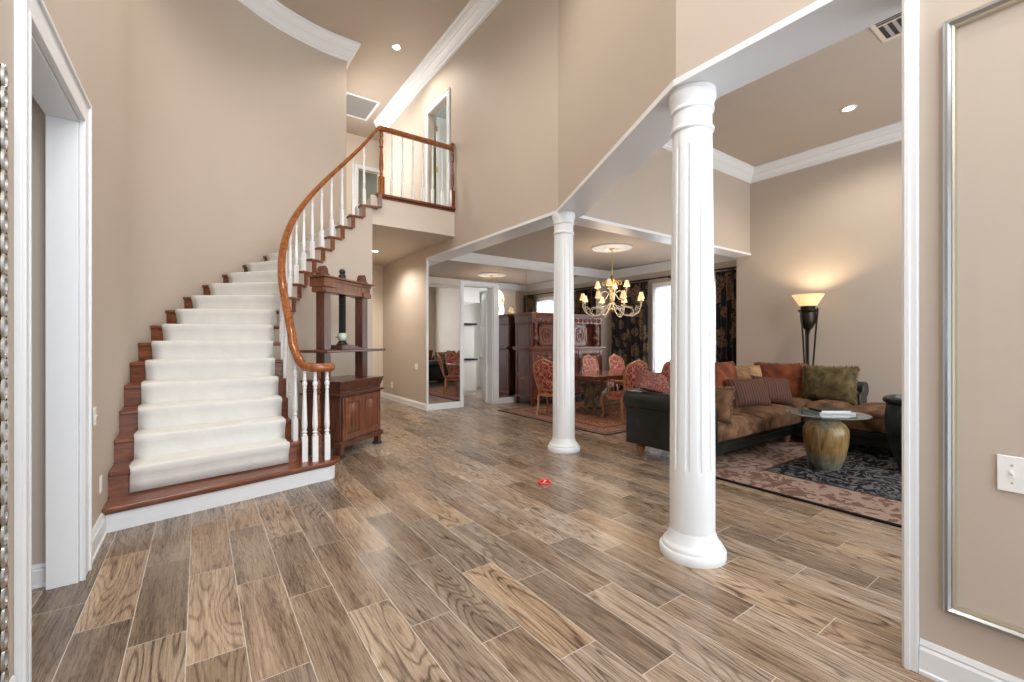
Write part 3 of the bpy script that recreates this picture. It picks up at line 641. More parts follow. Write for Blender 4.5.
b.lathe([(.036, 1.50)]+[(.042+(.006 if i % 2 else -.004), 1.50+i*.0125) for i in range(40)]+[(.034, 1.99)], .40, .275, 0, 16)
b.lathe([(.03, 2.185), (.042, 2.19), (.046, 2.24), (.03, 2.26), (.042, 2.29), (.03, 2.32), (0, 2.33)], .40, .275, 0, 16)
mk('screw', b, 'dark', pr_, local=True)
b = MB().lathe([(.03, 1.40), (.05, 1.41), (.062, 1.44), (.062, 1.475), (.045, 1.50), (.03, 1.51)], .40, .275, 0, 20)
cp = mk('capstan', b, 'verdigris', pr_, local=True)
sub(cp, 'turning_bar', MB().tube([(.28, .275, 1.45), (.53, .275, 1.46)], .009), 'brass')
mk('screw_foot', MB().lathe([(.07, 1.33), (.075, 1.36), (.05, 1.38), (.045, 1.40)], .40, .275, 0, 20), 'iron', pr_, local=True)
mk('pressing_block', MB().box(.20, .62, .13, .42, 1.295, 1.315).box(.24, .58, .16, .39, 1.315, 1.335).box(.29, .53, .19, .36, 1.335, 1.35), 'press_wood', pr_, local=True, bevel=.003)
mk('platen', MB().box(-.20, 1.03, .03, .52, 1.262, 1.295), 'press_wood', pr_, local=True, bevel=.008)

# ---------------------------------------------------------------- carved court cupboard
cb_ = thing('court_cupboard', 'large carved dark red wood court cupboard standing against the mirrored wall', 'cupboard', (5.83, 7.5, 0))
x0, x1, y0, y1 = 5.83, 7.98, 7.5, 8.15
b = MB().box(x0+.03, x1-.03, y0+.03, y1, .14, 1.2)
mk('lower_case', b, 'cupboard_wood', cb_, bevel=.003)
b = MB()
for x in (x0, x0+.70, x1-.78, x1-.08): b.box(x, x+.08, y0, y0+.06, .0 if x in (x0, x1-.08) else .14, 1.2)
b.box(x0, x0+.08, y1-.08, y1, 0, .2).box(x1-.08, x1, y1-.08, y1, 0, .2)
b.box(x0+.08, x1-.08, y0+.005, y0+.05, .14, .22).box(x0+.08, x1-.08, y0+.005, y0+.05, .94, .985).box(x0+.08, x1-.08, y0+.005, y0+.05, 1.17, 1.2)
mk('stile', b, 'cupboard_wood', cb_, bevel=.004)
b = MB().box(x0-.04, x1+.04, y0-.05, y1, 1.2, 1.225).box(x0-.06, x1+.06, y0-.07, y1, 1.225, 1.27)
mk('ledge', b, 'cupboard_panel', cb_, bevel=.008)
bays = [(x0+.08, x0+.70), (x0+.78, x1-.78), (x1-.70, x1-.08)]
def carve(b, ax0, ax1, z0_, z1_, y, n):
    for i in range(n):
        cx = ax0+(ax1-ax0)*(i+.5)/n; r = min((ax1-ax0)/n, z1_-z0_)*.40; b.ring((cx, y, (z0_+z1_)/2), r, .009, 16, 5, 'y'); b.ring((cx, y, (z0_+z1_)/2), r*.45, .008, 10, 5, 'y')
        b.tube([(cx, y, z0_+.01), (cx, y, z1_-.01)], .005, 5)
for (a0, a1) in bays:
    d = mk('drawer', MB().box(a0+.01, a1-.01, y0+.008, y0+.04, .99, 1.165), 'cupboard_panel', cb_, bevel=.004)
    for h0, h1 in ((a0+.04, (a0+a1)/2-.06), ((a0+a1)/2+.06, a1-.04)):
        b = MB(); carve(b, h0-x0, h1-x0, 1.0, 1.155, .006, 2); sub(d, 'carving', b, 'cupboard_wood')
    k = MB(); k.mx = Matrix.Translation(((a0+a1)/2-x0, .008, 1.08)) @ Matrix.Rotation(PI/2, 4, 'X'); k.lathe([(.012, 0), (.014, .02), (.03, .03), (.028, .05), (0, .06)], n=12); sub(d, 'knob', k, 'dark')
    b = MB(); t = .08
    b.box(a0+.01, a0+.01+t, y0+.01, y0+.04, .23, .93).box(a1-.01-t, a1-.01, y0+.01, y0+.04, .23, .93)
    for z in (.23, .54, .87): b.box(a0+.01+t, a1-.01-t, y0+.01, y0+.04, z, z+.06+(.01 if z > .3 else 0))
    b.box(a0+.05, a1-.05, y0+.024, y0+.04, .25, .92)
    d = mk('door', b, 'cupboard_panel', cb_, bevel=.004)
    
    for h0, h1 in ((.60, .87), (.29, .54)): c_ = MB(); carve(c_, a0+.14-x0, a1-.14-x0, h0, h1, .018, 2); sub(d, 'carving', c_, 'cupboard_wood')
# side panels, lower and upper
for (z0_, z1_) in ((.2, .62), (.70, 1.17), (1.31, 1.76)):
    for xs, s in ((x0+.03, -1), (x1-.03, 1)):
        b = MB(); ya, yb = y0+.08, y1-.08
        xa, xb = (xs-.02, xs) if s < 0 else (xs, xs+.02)
        b.box(xa, xb, ya-.06, ya, z0_-.05, z1_+.05).box(xa, xb, yb, yb+.06, z0_-.05, z1_+.05).box(xa, xb, ya, yb, z0_-.05, z0_).box(xa, xb, ya, yb, z1_, z1_+.03)
        xm = xs-.008 if s < 0 else xs
        b.box(xm, xm+.008, ya+.05, yb-.05, z0_+.05, z1_-.05)
        mk('side_panel', b, 'cupboard_wood', cb_, bevel=.004)
b = MB().box(x0+.02, x0+.06, y0+.12, y1, 1.27, 1.80).box(x1-.06, x1-.02, y0+.12, y1, 1.27, 1.80).box(x0+.06, x1-.06, y0+.22, y1, 1.27, 1.80)
mk('upper_case', b, 'cupboard_wood', cb_, bevel=.004)
for (a0, a1), colm in zip([(x0+.34, x0+.78), (x0+.84, x1-.84), (x1-.78, x1-.34)], ('cupboard_panel',)*3):
    b = MB().box(a0, a1, y0+.195, y0+.22, 1.30, 1.77).box(a0, a0+.05, y0+.18, y0+.2, 1.3, 1.77).box(a1-.05, a1, y0+.18, y0+.2, 1.3, 1.77).box(a0, a1, y0+.18, y0+.2, 1.3, 1.35).box(a0, a1, y0+.18, y0+.2, 1.72, 1.77)
    d = mk('upper_door', b, colm, cb_, bevel=.003)
    c_ = MB(); cxm = (a0+a1)/2-x0
    c_.ring((cxm, .192, 1.535), .12, .014, 24, 6, 'y', 1.25); c_.ring((cxm, .19, 1.535), .06, .012, 16, 6, 'y'); c_.tube([(cxm-.1, .19, 1.39), (cxm, .186, 1.535), (cxm+.1, .19, 1.68)], .008, 5).tube([(cxm+.1, .19, 1.39), (cxm, .186, 1.535), (cxm-.1, .19, 1.68)], .008, 5)
    sub(d, 'carving', c_, 'cupboard_wood')
for x in (x0+.14, x1-.14):
    mk('baluster_column', MB().lathe([(.055, 0), (.055, .03), (.03, .05), (.035, .07), (.06, .10), (.085, .16), (.085, .22), (.06, .27), (.03, .30), (.045, .33), (.045, .38), (.03, .40), (.05, .44), (.06, .50), (.06, .53)], x, y0+.09, 1.27, 20), 'cupboard_wood', cb_)
b = MB().box(x0, x1, y0+.01, y1, 1.80, 1.96)
fz = mk('frieze', b, 'cupboard_wood', cb_, bevel=.004)
c_ = MB(); carve(c_, .05, 2.10, .0+1.815, 1.945, .006, 14); sub(fz, 'carving', c_, 'cupboard_panel')
b = MB().box(x0-.02, x1+.02, y0-.01, y1, 1.96, 1.985).box(x0-.05, x1+.05, y0-.04, y1, 1.985, 2.02)
mk('cornice', b, 'cupboard_panel', cb_, bevel=.006)

# ---------------------------------------------------------------- dining rug, table, chairs
o = mk('dining_rug', MB().box(-1.8, 1.8, -1.45, 1.45, 0.001, .012), 'dining_rug', None, smooth=False)
o.location = (6.70, 6.00, 0); tag(o, 'red and tan oriental rug with dark fringe under the dining table', 'rug')
RZ = .0125
tb = thing('dining_table', 'long reddish wood dining table with carved trestle base on the red rug', 'table', (6.92, 6.02, RZ))
b = MB().box(-1.27, 1.27, -.5, .5, .71, .745).box(-1.32, 1.32, -.53, .53, .745, .765)
mk('tabletop', b, 'table_wood', tb, local=True, bevel=.008)
mk('apron', MB().box(-1.0, 1.0, -.40, .40, .63, .71), 'table_wood', tb, local=True, bevel=.004)
for sx in (-.80, .80):
    b = MB().box(sx-.06, sx+.06, -.36, .36, 0, .06).box(sx-.05, sx+.05, -.30, .30, .06, .10).box(sx-.05, sx+.05, -.34, .34, .56, .63)
    for s in (-1, 1):
        b.tube([(sx, s*.06, .10), (sx, s*.16, .17), (sx, s*.10, .27), (sx, s*.05, .34), (sx, s*.14, .44), (sx, s*.27, .52), (sx, s*.30, .57)], [.05, .06, .05, .045, .05, .055, .05], 10)
        b.ring((sx, s*.17, .46), .05, .022, 16, 8, 'x'); b.ring((sx, s*.11, .19), .05, .02, 16, 8, 'x')
    b.lathe([(.05, .10), (.10, .14), (.07, .2), (.06, .28), (.10, .36), (.12, .42), (.08, .50), (.10, .57)], sx, 0, 0, 16)
    mk('trestle', b, 'trestle_wood', tb, local=True, bevel=.0, angle=50)
mk('stretcher', MB().box(-.76, .76, -.05, .05, .10, .16), 'trestle_wood', tb, local=True, bevel=.006)

CZ = RZ+.014
def make_chair(label, arms=True, fab='brocade'):
    t = thing('dining_chair', label, 'chair', (0, 0, RZ), 0, 'carved dining chairs around the table'); t.scale = (.96, .96, .96)
    w, d = .27, .25
    for s in (-1, 1):   # front cabriole legs, faces +y
        b = MB().tube([(s*(w-.03), d-.03, .42), (s*(w-.005), d, .34), (s*(w-.02), d-.01, .22), (s*(w-.035), d-.03, .10), (s*(w-.01), d+.005, .02), (s*(w-.0), d+.02, 0)], [.034, .030, .021, .016, .019, .022], 8)
        mk('leg', b, 'chair_wood', t, local=True)
        b = MB().tube([(s*(w-.06), -d+.03, .42), (s*(w-.06), -d+.01, .2), (s*(w-.05), -d-.04, .0)], [.024, .02, .018], 8)
        mk('leg', b, 'chair_wood', t, local=True)
    def seat_out(sc, off=0):
        P = []
        for i in range(32):
            a_ = 2*PI*i/32; c_, s_ = math.cos(a_), math.sin(a_); r_ = (abs(c_)**3.2+abs(s_)**3.2)**(-1/3.2)
            yy_ = s_*r_*d*sc; P.append((c_*r_*(w*sc)*(1-.10*(1 if yy_ < 0 else 0)*min(1, -yy_/d)), yy_))
        return P
    b = MB().prism(seat_out(1.0), .375, .43)
    for i in range(-2, 3): b.ring((i*.045, d-.004, .385), .018, .008, 10, 5, 'y')
    mk('seat_rail', b, 'chair_wood', t, local=True, bevel=.006)
    P0 = seat_out(.97); P1 = seat_out(.90); P2 = seat_out(.6); b = MB(); n = 32
    b.addv([(x, y, .42) for x, y in P0]+[(x, y, .46) for x, y in P0]+[(x, y, .485) for x, y in P1]+[(x, y, .50) for x, y in P2]+[(0, 0, .505)])
    for q in range(3):
        for i in range(n): b.f.append((q*n+i, q*n+(i+1) % n, (q+1)*n+(i+1) % n, (q+1)*n+i))
    for i in range(n): b.f.append((3*n+i, 3*n+(i+1) % n, 4*n))
    mk('seat', b, fab, t, local=True, angle=60)
    # back: shield outline, raked
    def bk(x, z): return (x, -d+.01-.16*(z-.45)/.6-.05*(1-(x/.25)**2)*.6, z)
    prof = [(-.17, .52), (-.205, .60), (-.235, .75), (-.235, .90), (-.225, .975), (-.19, 1.02), (-.13, 1.035), (-.07, 1.065), (0, 1.085), (.07, 1.065), (.13, 1.035), (.19, 1.02), (.225, .975), (.235, .90), (.235, .75), (.205, .60), (.17, .52), (.08, .505), (0, .50), (-.08, .505)]
    b = MB().tube([bk(*q) for q in prof+prof[:1]], .020, 8)
    for s in (-1, 1): b.tube([(s*(w-.07), -d+.03, .40), bk(s*.18, .53)], .019, 8)
    b.ring(bk(0, 1.09), .022, .010, 12, 6, 'y')
    mk('backrest_frame', b, 'chair_wood', t, local=True)
    b = MB()
    for sg in (1, -1):
        base_ = len(b.v); cz = .78; n = len(prof)
        for f_, off in ((1., .004), (.85, .020), (.5, .030)):
            b.addv([(lambda p_: (p_[0], p_[1]+sg*off, p_[2]))(bk(x*f_, cz+(z-cz)*f_)) for x, z in prof])
        b.addv([(bk(0, cz)[0], bk(0, cz)[1]+sg*.032, cz)])
        for q in range(2):
            for i in range(n): f_ = (base_+q*n+i, base_+q*n+(i+1) % n, base_+(q+1)*n+(i+1) % n, base_+(q+1)*n+i); b.f.append(f_ if sg > 0 else f_[::-1])
        for i in range(n): f_ = (base_+2*n+i, base_+2*n+(i+1) % n, base_+3*n); b.f.append(f_ if sg > 0 else f_[::-1])
    mk('back_cushion', b, fab, t, local=True, angle=60)
    if arms:
        for s in (-1, 1):
            b = MB().tube([bk(s*.225, .72), (s*.25, -d+.09, .715), (s*.275, .02, .70), (s*.285, .12, .68), (s*.265, .155, .66)], [.015, .017, .019, .022, .018], 8)
            b.tube([(s*.275, .10, .68), (s*.255, .06, .58), (s*.265, .09, .43)], [.017, .015, .018], 8)
            a_ = mk('arm', b, 'chair_wood', t, local=True)
            sub(a_, 'arm_pad', MB().tube([(s*.258, -.12, .728), (s*.275, -.02, .724), (s*.280, .05, .712)], [.016, .022, .014], 8), fab)
    return t
ch = make_chair('carved armchair with red brocade at the table end nearest the kitchen doorway', False)
place(ch, (5.40, 6.30, CZ), math.radians(-66))
ac = make_chair('carved armchair in red brocade, front of the table, between column and green sofa arm', True)
place(ac, (6.10, 5.27, CZ), math.radians(-8))
dup(ac, (7.06, 5.28, CZ), math.radians(-3), 'carved armchair in red brocade partly hidden behind the nearest column, by the bright window')
c3 = make_chair('pale carved chair with pink cushion on the far side of the table, before the cupboard', False, 'brocade_pink')
place(c3, (7.32, 6.92, CZ), math.radians(178))
dup(ch, (8.16, 6.90, CZ), math.radians(176), 'carved red chair on the far side of the table, seen behind the nearer armchair')

# ---------------------------------------------------------------- chandelier and medallion
md_ = MB().lathe([(.02, 0), (.12, -.03), (.14, -.045), (.17, -.03), (.25, -.02), (.33, -.025), (.36, -.018), (.375, -.03), (.39, -.03), (.40, 0)][::-1], 6.71, 6.05, DC, 48)
trim(md_, 'white', angle=30)
cd = thing('chandelier', 'curly wrought chandelier with small pleated shades hanging over the dining table', 'chandelier', (6.71, 6.05, DC))
mk('canopy', MB().lathe([(0, -.075), (.02, -.07), (.055, -.05), (.062, -.035)], n=20), 'gold_edge', cd, local=True)
mk('rod', MB().tube([(0, 0, -.07), (0, 0, -.55)], .010), 'gold_edge', cd, local=True)
mk('body', MB().lathe([(0, -1.30), (.012, -1.27), (.03, -1.24), (.012, -1.21), (.035, -1.16), (.05, -1.12), (.03, -1.06), (.018, -1.0), (.03, -.95), (.035, -.9), (.018, -.85), (.03, -.76), (.055, -.70), (.035, -.64), (.04, -.60), (.02, -.56), (.012, -.54)], n=20), 'brass', cd, local=True)
mk('leaf_scroll', (lambda b: [b.tube([(.03*math.cos(t), .03*math.sin(t), -.74), (.12*math.cos(t), .12*math.sin(t), -.66), (.19*math.cos(t), .19*math.sin(t), -.70), (.17*math.cos(t), .17*math.sin(t), -.76), (.13*math.cos(t), .13*math.sin(t), -.73)], [.006, .009, .008, .006, .004], 6) for t in [PI/3*i for i in range(6)]] and b)(MB()), 'brass', cd, local=True)
def arm(R, z0_, zb, zt, t, ph):
    c_, s_ = math.cos(t), math.sin(t); P = lambda r_, z_: (r_*c_, r_*s_, z_)
    a_ = mk('arm', MB().tube([P(.03, z0_), P(R*.25, zb+.10), P(R*.45, zb), P(R*.72, zb-.01), P(R*.92, zb+.06), P(R, zb+.17), P(R, zt)], .0085, 6).tube([P(R*.30, zb+.13), P(R*.48, zb+.17), P(R*.70, zb+.14), P(R*.76, zb+.05), P(R*.62, zb+.01)], .007, 6).tube([P(R*.96, zb+.14), P(R*.84, zb+.17), P(R*.80, zb+.11), P(R*.88, zb+.09)], [.007, .007, .006, .004], 6), 'aged_ivory', cd, local=True)
    sub(a_, 'drip_pan', MB().lathe([(.006, 0), (.035, .008), (.04, .018)], R*c_, R*s_, zt, 12), 'brass')
    sub(a_, 'candle', MB().lathe([(.012, .01), (.012, .09)], R*c_, R*s_, zt, 10), 'paper')
    sub(a_, 'bulb', MB().lathe([(.006, .09), (.014, .105), (.012, .13), (0, .15)], R*c_, R*s_, zt, 8), 'bulb')
    b = MB(); n = 20
    pr2 = [(.062, .06), (.050, .10), (.036, .15), (.028, .185)]
    b.addv([((R*c_+(r_*(1+(.04 if k % 2 else 0)))*math.cos(2*PI*k/n)), R*s_+(r_*(1+(.04 if k % 2 else 0)))*math.sin(2*PI*k/n), zt+z_) for r_, z_ in pr2 for k in range(n)])
    for i in range(3):
        for k in range(n): b.f.append((i*n+k, i*n+(k+1) % n, (i+1)*n+(k+1) % n, (i+1)*n+k))
    sub(a_, 'lamp_shade', b, 'shade_cloth', angle=20)
for i in range(8): arm(.60, -1.10, -1.36, -1.12, 2*PI*i/8+.3, 0)
for i in range(4): arm(.29, -.92, -1.04, -.86, 2*PI*i/4+.55, 1)
for z_, p_ in ((-.86, 16), (-1.15, 20)):
    l = bpy.data.lights.new('chandelier_glow', 'POINT'); l.energy = p_; l.color = (1, .82, .6); l.shadow_soft_size = .35
    lo = bpy.data.objects.new('chandelier_glow', l); lo.location = (6.71, 6.05, DC+z_+.15); col.objects.link(lo)

# ---------------------------------------------------------------- curtains, rod, sheer
def curtain(y0_, y1_, X, z0_, z1_, folds, label, mat='curtain', dep=.05, nm='curtain', cat='curtain', th=.004):
    b = MB(); n = folds*8; ym = (y0_+y1_)/2
    def fn(u, v):
        ph = 2*PI*folds*u; am = dep*(.55+.45*v)*(1+.25*math.sin(3.1*u*folds))
        return (X+am*math.sin(ph), y0_+(y1_-y0_)*u+.012*math.sin(ph*2+1), z1_+(z0_-z1_)*v)
    b.grid(fn, n, 8); o = mk(nm, b, mat, None, solid=th, angle=80); 
    return tag(o, label, cat)
curtain(6.90, 8.05, 8.92, .03, 2.855, 9, 'long dark floral curtain left of the bright dining window')
curtain(4.575, 5.16, 8.92, .03, 2.855, 5, 'narrow dark floral curtain right of the nearest column, beside the plain wall')
curtain(5.12, 6.84, 9.04, .04, 2.70, 14, 'sheer white curtain glowing in front of the dining window', 'sheer', .015, 'sheer_curtain', 'curtain', .001)
rd = thing('curtain_rod', 'dark curtain rod above the dining window', 'curtain rod', (8.92, 6.3, 2.90))
mk('rod', MB().tube([(8.92, 4.66, 2.90), (8.92, 8.1, 2.90)], .018, 12), 'iron', rd)
for y in (4.64, 8.12): mk('finial', MB().lathe([(0, -.045), (.035, -.02), (.042, 0), (.035, .02), (0, .045)], 8.92, y, 2.90, 14), 'iron', rd)
for y in (4.9, 6.35, 7.9): mk('bracket', MB().box(8.94, XE, y-.012, y+.012, 2.875, 2.895).box(XE-.012, XE, y-.03, y+.03, 2.84, 2.94), 'iron', rd)
b = MB()
for i in range(26):
    y = (4.72+.017*i*2.4 if i < 10 else 6.88+.071*(i-10)); b.ring((8.92, y, 2.893), .027, .005, 12, 5, 'y')
mk('ring', b, 'iron', rd)

# ---------------------------------------------------------------- sectional sofa
sf = thing('sectional_sofa', 'corner sofa in dark green leather with brown suede seats on the living rug', 'sofa', (4.2, 2.6, 0))
RT = .012
def roll_prof(side, base_x, top=.80, r=.115, inner_w=.27):
    """xz outline of a rolled arm: outer face at base_x, roll bulging to -side"""
    P = [(0, .155), (0, .585)]
    for i in range(13):
        a_ = math.radians(-150+(-225)*i/12); P.append((.035+r*math.cos(a_), top-r+r*math.sin(a_)))
    P += [(inner_w, top-.16), (inner_w, .155)]
    return P
def extr(b, P, f0, f1):
    n = len(P); q = b.addv([f0(*p) for p in P]+[f1(*p) for p in P])
    b.f += [tuple(q+i for i in range(n)), tuple(q+n+i for i in range(n-1, -1, -1))]+[(q+i, q+n+i, q+n+(i+1) % n, q+(i+1) % n) for i in range(n)]
    return b
P = roll_prof(0, 0)
b = extr(MB(), P, lambda x, z: (4.31+x*.80, 2.60, z), lambda x, z: (4.31+x*.80, 3.66, z))
am_ = mk('arm', b, 'leather', sf, angle=35, bevel=.008)
b = MB(); extr(b, [(x*.9+.01, .14+(z-.12)*.97) for x, z in P], lambda x, z: (4.31+x*.80, 2.585, z), lambda x, z: (4.31+x*.80, 2.601, z))
mk('arm_front', b, 'leather', sf, bevel=.006)
b = MB().box(4.46, 7.62, 2.72, 3.5, .12, .30).box(6.62, 7.62, 1.12, 2.74, .12, .30).box(4.46, 6.64, 2.695, 2.73, .22, .30).box(6.60, 6.64, 1.12, 2.7, .22, .30)
mk('base', b, 'leather', sf, bevel=.015, seg=3)
b = extr(MB(), P, lambda x, z: (4.40, 3.70-x, z), lambda x, z: (7.70, 3.70-x, z))
mk('backrest', b, 'leather', sf, angle=35, bevel=.006)
b = extr(MB(), P, lambda x, z: (7.72-x, 2.22, z*1.03), lambda x, z: (7.72-x, 3.68, z*1.03))
mk('backrest', b, 'leather', sf, angle=35, bevel=.01)
def seat(x0_, x1_, y0_, y1_, z0_, z1_, nm='seat_cushion', mat='suede', crown_=.06):
    b = MB(); n = 10
    def top(u, v): return (x0_+(x1_-x0_)*u, y0_+(y1_-y0_)*v, z1_+crown_*max(0, 1-(2*u-1)**4)**.6*max(0, 1-(2*v-1)**4)**.6)
    q = len(b.v); b.grid(top, n, n)
    b.grid(lambda u, v: (x0_+(x1_-x0_)*(1-u), y0_+(y1_-y0_)*v, z0_), n, n)
    # sides
    def side(fa):
        b.grid(lambda u, v: (fa(u)[0], fa(u)[1], z0_+(z1_-z0_)*v), n, 1)
    side(lambda u: (x0_+(x1_-x0_)*u, y0_)); side(lambda u: (x1_, y0_+(y1_-y0_)*u)); side(lambda u: (x1_-(x1_-x0_)*u, y1_)); side(lambda u: (x0_, y1_-(y1_-y0_)*u))
    me_ = mk(nm, b, mat, sf, angle=60)
    import bmesh
    bm = bmesh.new(); bm.from_mesh(me_.data); bmesh.ops.remove_doubles(bm, verts=bm.verts, dist=.0005); bmesh.ops.recalc_face_normals(bm, faces=bm.faces); bm.to_mesh(me_.data); bm.free()
    for p_ in me_.data.polygons: p_.use_smooth = True
    md2 = me_.modifiers.new('bevel', 'BEVEL'); md2.width = .035; md2.segments = 4; md2.limit_method = 'ANGLE'; md2.angle_limit = math.radians(50)
    return me_
seat(4.50, 5.57, 2.60, 3.46, .30, .47); seat(5.61, 6.58, 2.60, 3.46, .30, .49)
seat(6.615, 7.46, 2.62, 3.46, .30, .52); seat(6.58, 7.62, 1.08, 2.21, .30, .53); seat(6.58, 7.46, 2.22, 2.61, .30, .53)
for (x, y, z) in ((4.39, 3.50, 0), (4.39, 2.72, RT), (6.58, 2.79, RT), (7.55, 3.55, 0), (6.72, 1.25, RT), (7.55, 1.25, RT), (5.6, 3.55, 0)):
    mk('foot', MB().lathe([(.022, 0), (.028, .012), (.038, .05), (.056, .10), (.060, .125), (.045, .14), (.055, .156-(RT if z else 0))], x, y, z, 16), 'foot_wood', sf)
def cushion(nm, label, mat, c, w_, h, t, rz, tilt, fringe=None, grp=None, roll=0):
    r0 = thing(nm, label, 'cushion', c, 0, grp)
    b = MB(); b.pillow(w_, h, t)
    o = mk('cover', b, mat, r0, local=True, angle=70)
    r0.rotation_euler = (tilt, roll, rz)
    if fringe:
        f_ = MB(); k = 128; rr = random.Random(len(label))
        per = []
        for i in range(k):
            s_ = i/k*4; sd = int(s_); u = s_-sd; u2 = 2*u-1
            x, z = [(u2, -1), (1, u2), (-u2, 1), (-1, -u2)][sd]
            kx = w_/2*(1-.07*(1-abs(z))*abs(x)**2); kz = h/2*(1-.06*(1-abs(x))*abs(z)**2)
            per.append((x*kx, z*kz, [(0, -1), (1, 0), (0, 1), (-1, 0)][sd]))
        for x, z, (dx, dz) in per:
            ln = .014+rr.random()*.014; jx = (rr.random()-.5)*.02
            f_.tube([(x, 0, z), (x+dx*ln+(jx if dx == 0 else 0), (rr.random()-.5)*.02, z+dz*ln+(jx if dz == 0 else 0))], [.009, .005], 5)
        sub(o, 'fringe', f_, fringe, kind='stuff')
    return r0
D_ = math.radians
cushion('back_cushion', 'rust velvet back cushion with fringe in the sofa corner', 'rust', (7.24, 3.17, .79), .68, .54, .24, D_(-76), D_(-12), 'rust')
cushion('back_cushion', 'olive green back cushion with fringed edge, rightmost on the sofa', 'olive_fabric', (7.22, 2.52, .79), .66, .52, .26, D_(-88), D_(-12), 'fringe')
cushion('throw_cushion', 'striped rust cushion nearest the column on the sofa', 'striped', (5.99, 3.00, .71), .56, .40, .16, D_(-26), D_(-26), None)
cushion('throw_cushion', 'darker brown striped cushion, right one of the striped pair on the sofa', 'striped', (6.50, 2.94, .72), .58, .38, .16, D_(-30), D_(-26), None, None, D_(7))
cushion('back_cushion', 'plain tan suede cushion behind the two striped ones', 'tan_suede', (6.50, 3.30, .84), .60, .42, .18, D_(-18), D_(-12))
cushion('back_cushion', 'orange brown cushion just right of the nearest column, behind the striped ones', 'rust', (5.93, 3.32, .86), .52, .52, .18, D_(-10), D_(-10))
cushion('back_cushion', 'brown suede cushion along the sofa back behind the green leather arm', 'suede', (4.90, 3.38, .70), 1.0, .42, .22, 0, D_(-8))
cushion('throw_cushion', 'purple and orange patterned cushion leaning above the green leather sofa arm', 'paisley', (4.52, 3.42, .90), .42, .34, .15, D_(-32), D_(-55), None, None, D_(14))
cushion('throw_cushion', 'dark fringed cushion against the inside of the sofa arm', 'suede', (4.76, 2.80, .68), .42, .40, .16, D_(-75), D_(-15), 'fringe')

# ---------------------------------------------------------------- living rug, vase table, tray, urn, torchiere
o = mk('living_rug', MB().box(-1.9, 1.9, -2.2, 2.2, .001, .011), 'living_rug', None, smooth=False); o.location = (6.19, .80, 0)
tag(o, 'black and beige swirl patterned rug with dark edge in the living room', 'rug')
vt = thing('side_table', 'glazed pottery vase table with round glass top standing on the black rug', 'side table', (5.60, 1.98, RT))
mk('vase_base', MB().lathe([(.125, 0), (.135, .012), (.152, .06), (.182, .16), (.203, .27), (.212, .37), (.208, .43), (.182, .48), (.148, .508), (.134, .525), (.137, .54), (.152, .552), (.152, .572), (.14, .585)], n=48), 'glaze', vt, local=True)
mk('glass_top', MB().lathe([(.0, .586), (.385, .586), (.392, .592), (.385, .600), (0, .600)], .03, 0, 0, 56), 'glass', vt, local=True)
tr_ = thing('tray', 'pale rectangular tray with dark book lying on the round glass table', 'tray', (5.66, 1.96, RT+.601), D_(-38))
mk('tray_base', MB().box(-.19, .19, -.13, .13, 0, .010).box(-.19, .19, -.13, -.12, .010, .022).box(-.19, .19, .12, .13, .010, .022).box(-.19, -.18, -.12, .12, .010, .022).box(.18, .19, -.12, .12, .010, .022), 'tray_metal', tr_, local=True, bevel=.002)
bk_ = thing('book', 'dark closed book on the pale tray', 'book', (5.66, 1.96, RT+.612), D_(-36))
mk('cover', MB().box(-.16, .16, -.105, .105, 0, .004).box(-.16, .16, -.105, .105, .026, .03).box(-.163, -.159, -.105, .105, 0, .03), 'dark', bk_, local=True)
mk('pages', MB().box(-.155, .155, -.10, .10, .004, .026), 'paper', bk_, local=True)
ur = thing('urn', 'large dark grey urn on the rug, partly hidden by the white doorway trim', 'urn', (6.22, 1.33, RT))
mk('urn_body', MB().lathe([(.17, 0), (.18, .02), (.205, .10), (.25, .25), (.285, .42), (.295, .55), (.285, .66), (.275, .71)], n=48), 'blueleather', ur, local=True)
mk('rim', MB().lathe([(.275, .71), (.285, .715), (.305, .73), (.312, .75), (.305, .775), (.28, .79), (.26, .785), (.25, .76), (.24, .60)], n=48), 'leather', ur, local=True)
tl = thing('torchiere_lamp', 'lit bronze torchiere floor lamp with flared glass shade behind the sofa', 'floor lamp', (8.20, 3.149, 0))
mk('base', MB().lathe([(.16, 0), (.17, .01), (.165, .03), (.10, .045), (.05, .06)], n=32), 'iron', tl, local=True)
mk('stem', MB().lathe([(.03, .05), (.018, .12), (.018, 1.50), (.03, 1.56), (.05, 1.60)], n=16), 'iron', tl, local=True)
for i in range(3):
    t = 2*PI*i/3+.65; c_, s_ = math.cos(t), math.sin(t)
    mk('leg', MB().tube([(.13*c_, .13*s_, .03), (.055*c_, .055*s_, .35), (.06*c_, .06*s_, .85), (.10*c_, .10*s_, 1.45), (.135*c_, .135*s_, 1.90), (.13*c_, .13*s_, 1.94)], .014, 8), 'iron', tl, local=True)
mk('bowl', MB().lathe([(0, 1.56), (.03, 1.565), (.07, 1.62), (.105, 1.70), (.115, 1.80), (.112, 1.87), (.14, 1.89), (.145, 1.91), (.11, 1.92), (.10, 1.96), (.115, 1.965), (.115, 1.975)], n=28), 'iron', tl, local=True)
b = MB(); b.lathe([(.105, 1.965), (.125, 1.985), (.150, 2.03), (.185, 2.09), (.222, 2.15), (.228, 2.16), (.220, 2.158), (.18, 2.10), (.145, 2.04), (.118, 1.995), (.10, 1.975)], n=36)
mk('lamp_shade', b, 'lamp_glass', tl, local=True)
l = bpy.data.lights.new('torchiere_glow', 'SPOT'); l.energy = 32; l.color = (1, .78, .5); l.spot_size = D_(140); l.spot_blend = .5; l.shadow_soft_size = .08
lo = bpy.data.objects.new('torchiere_glow', l); lo.location = (8.20, 3.149, 2.10); lo.rotation_euler = (PI, 0, 0); col.objects.link(lo)

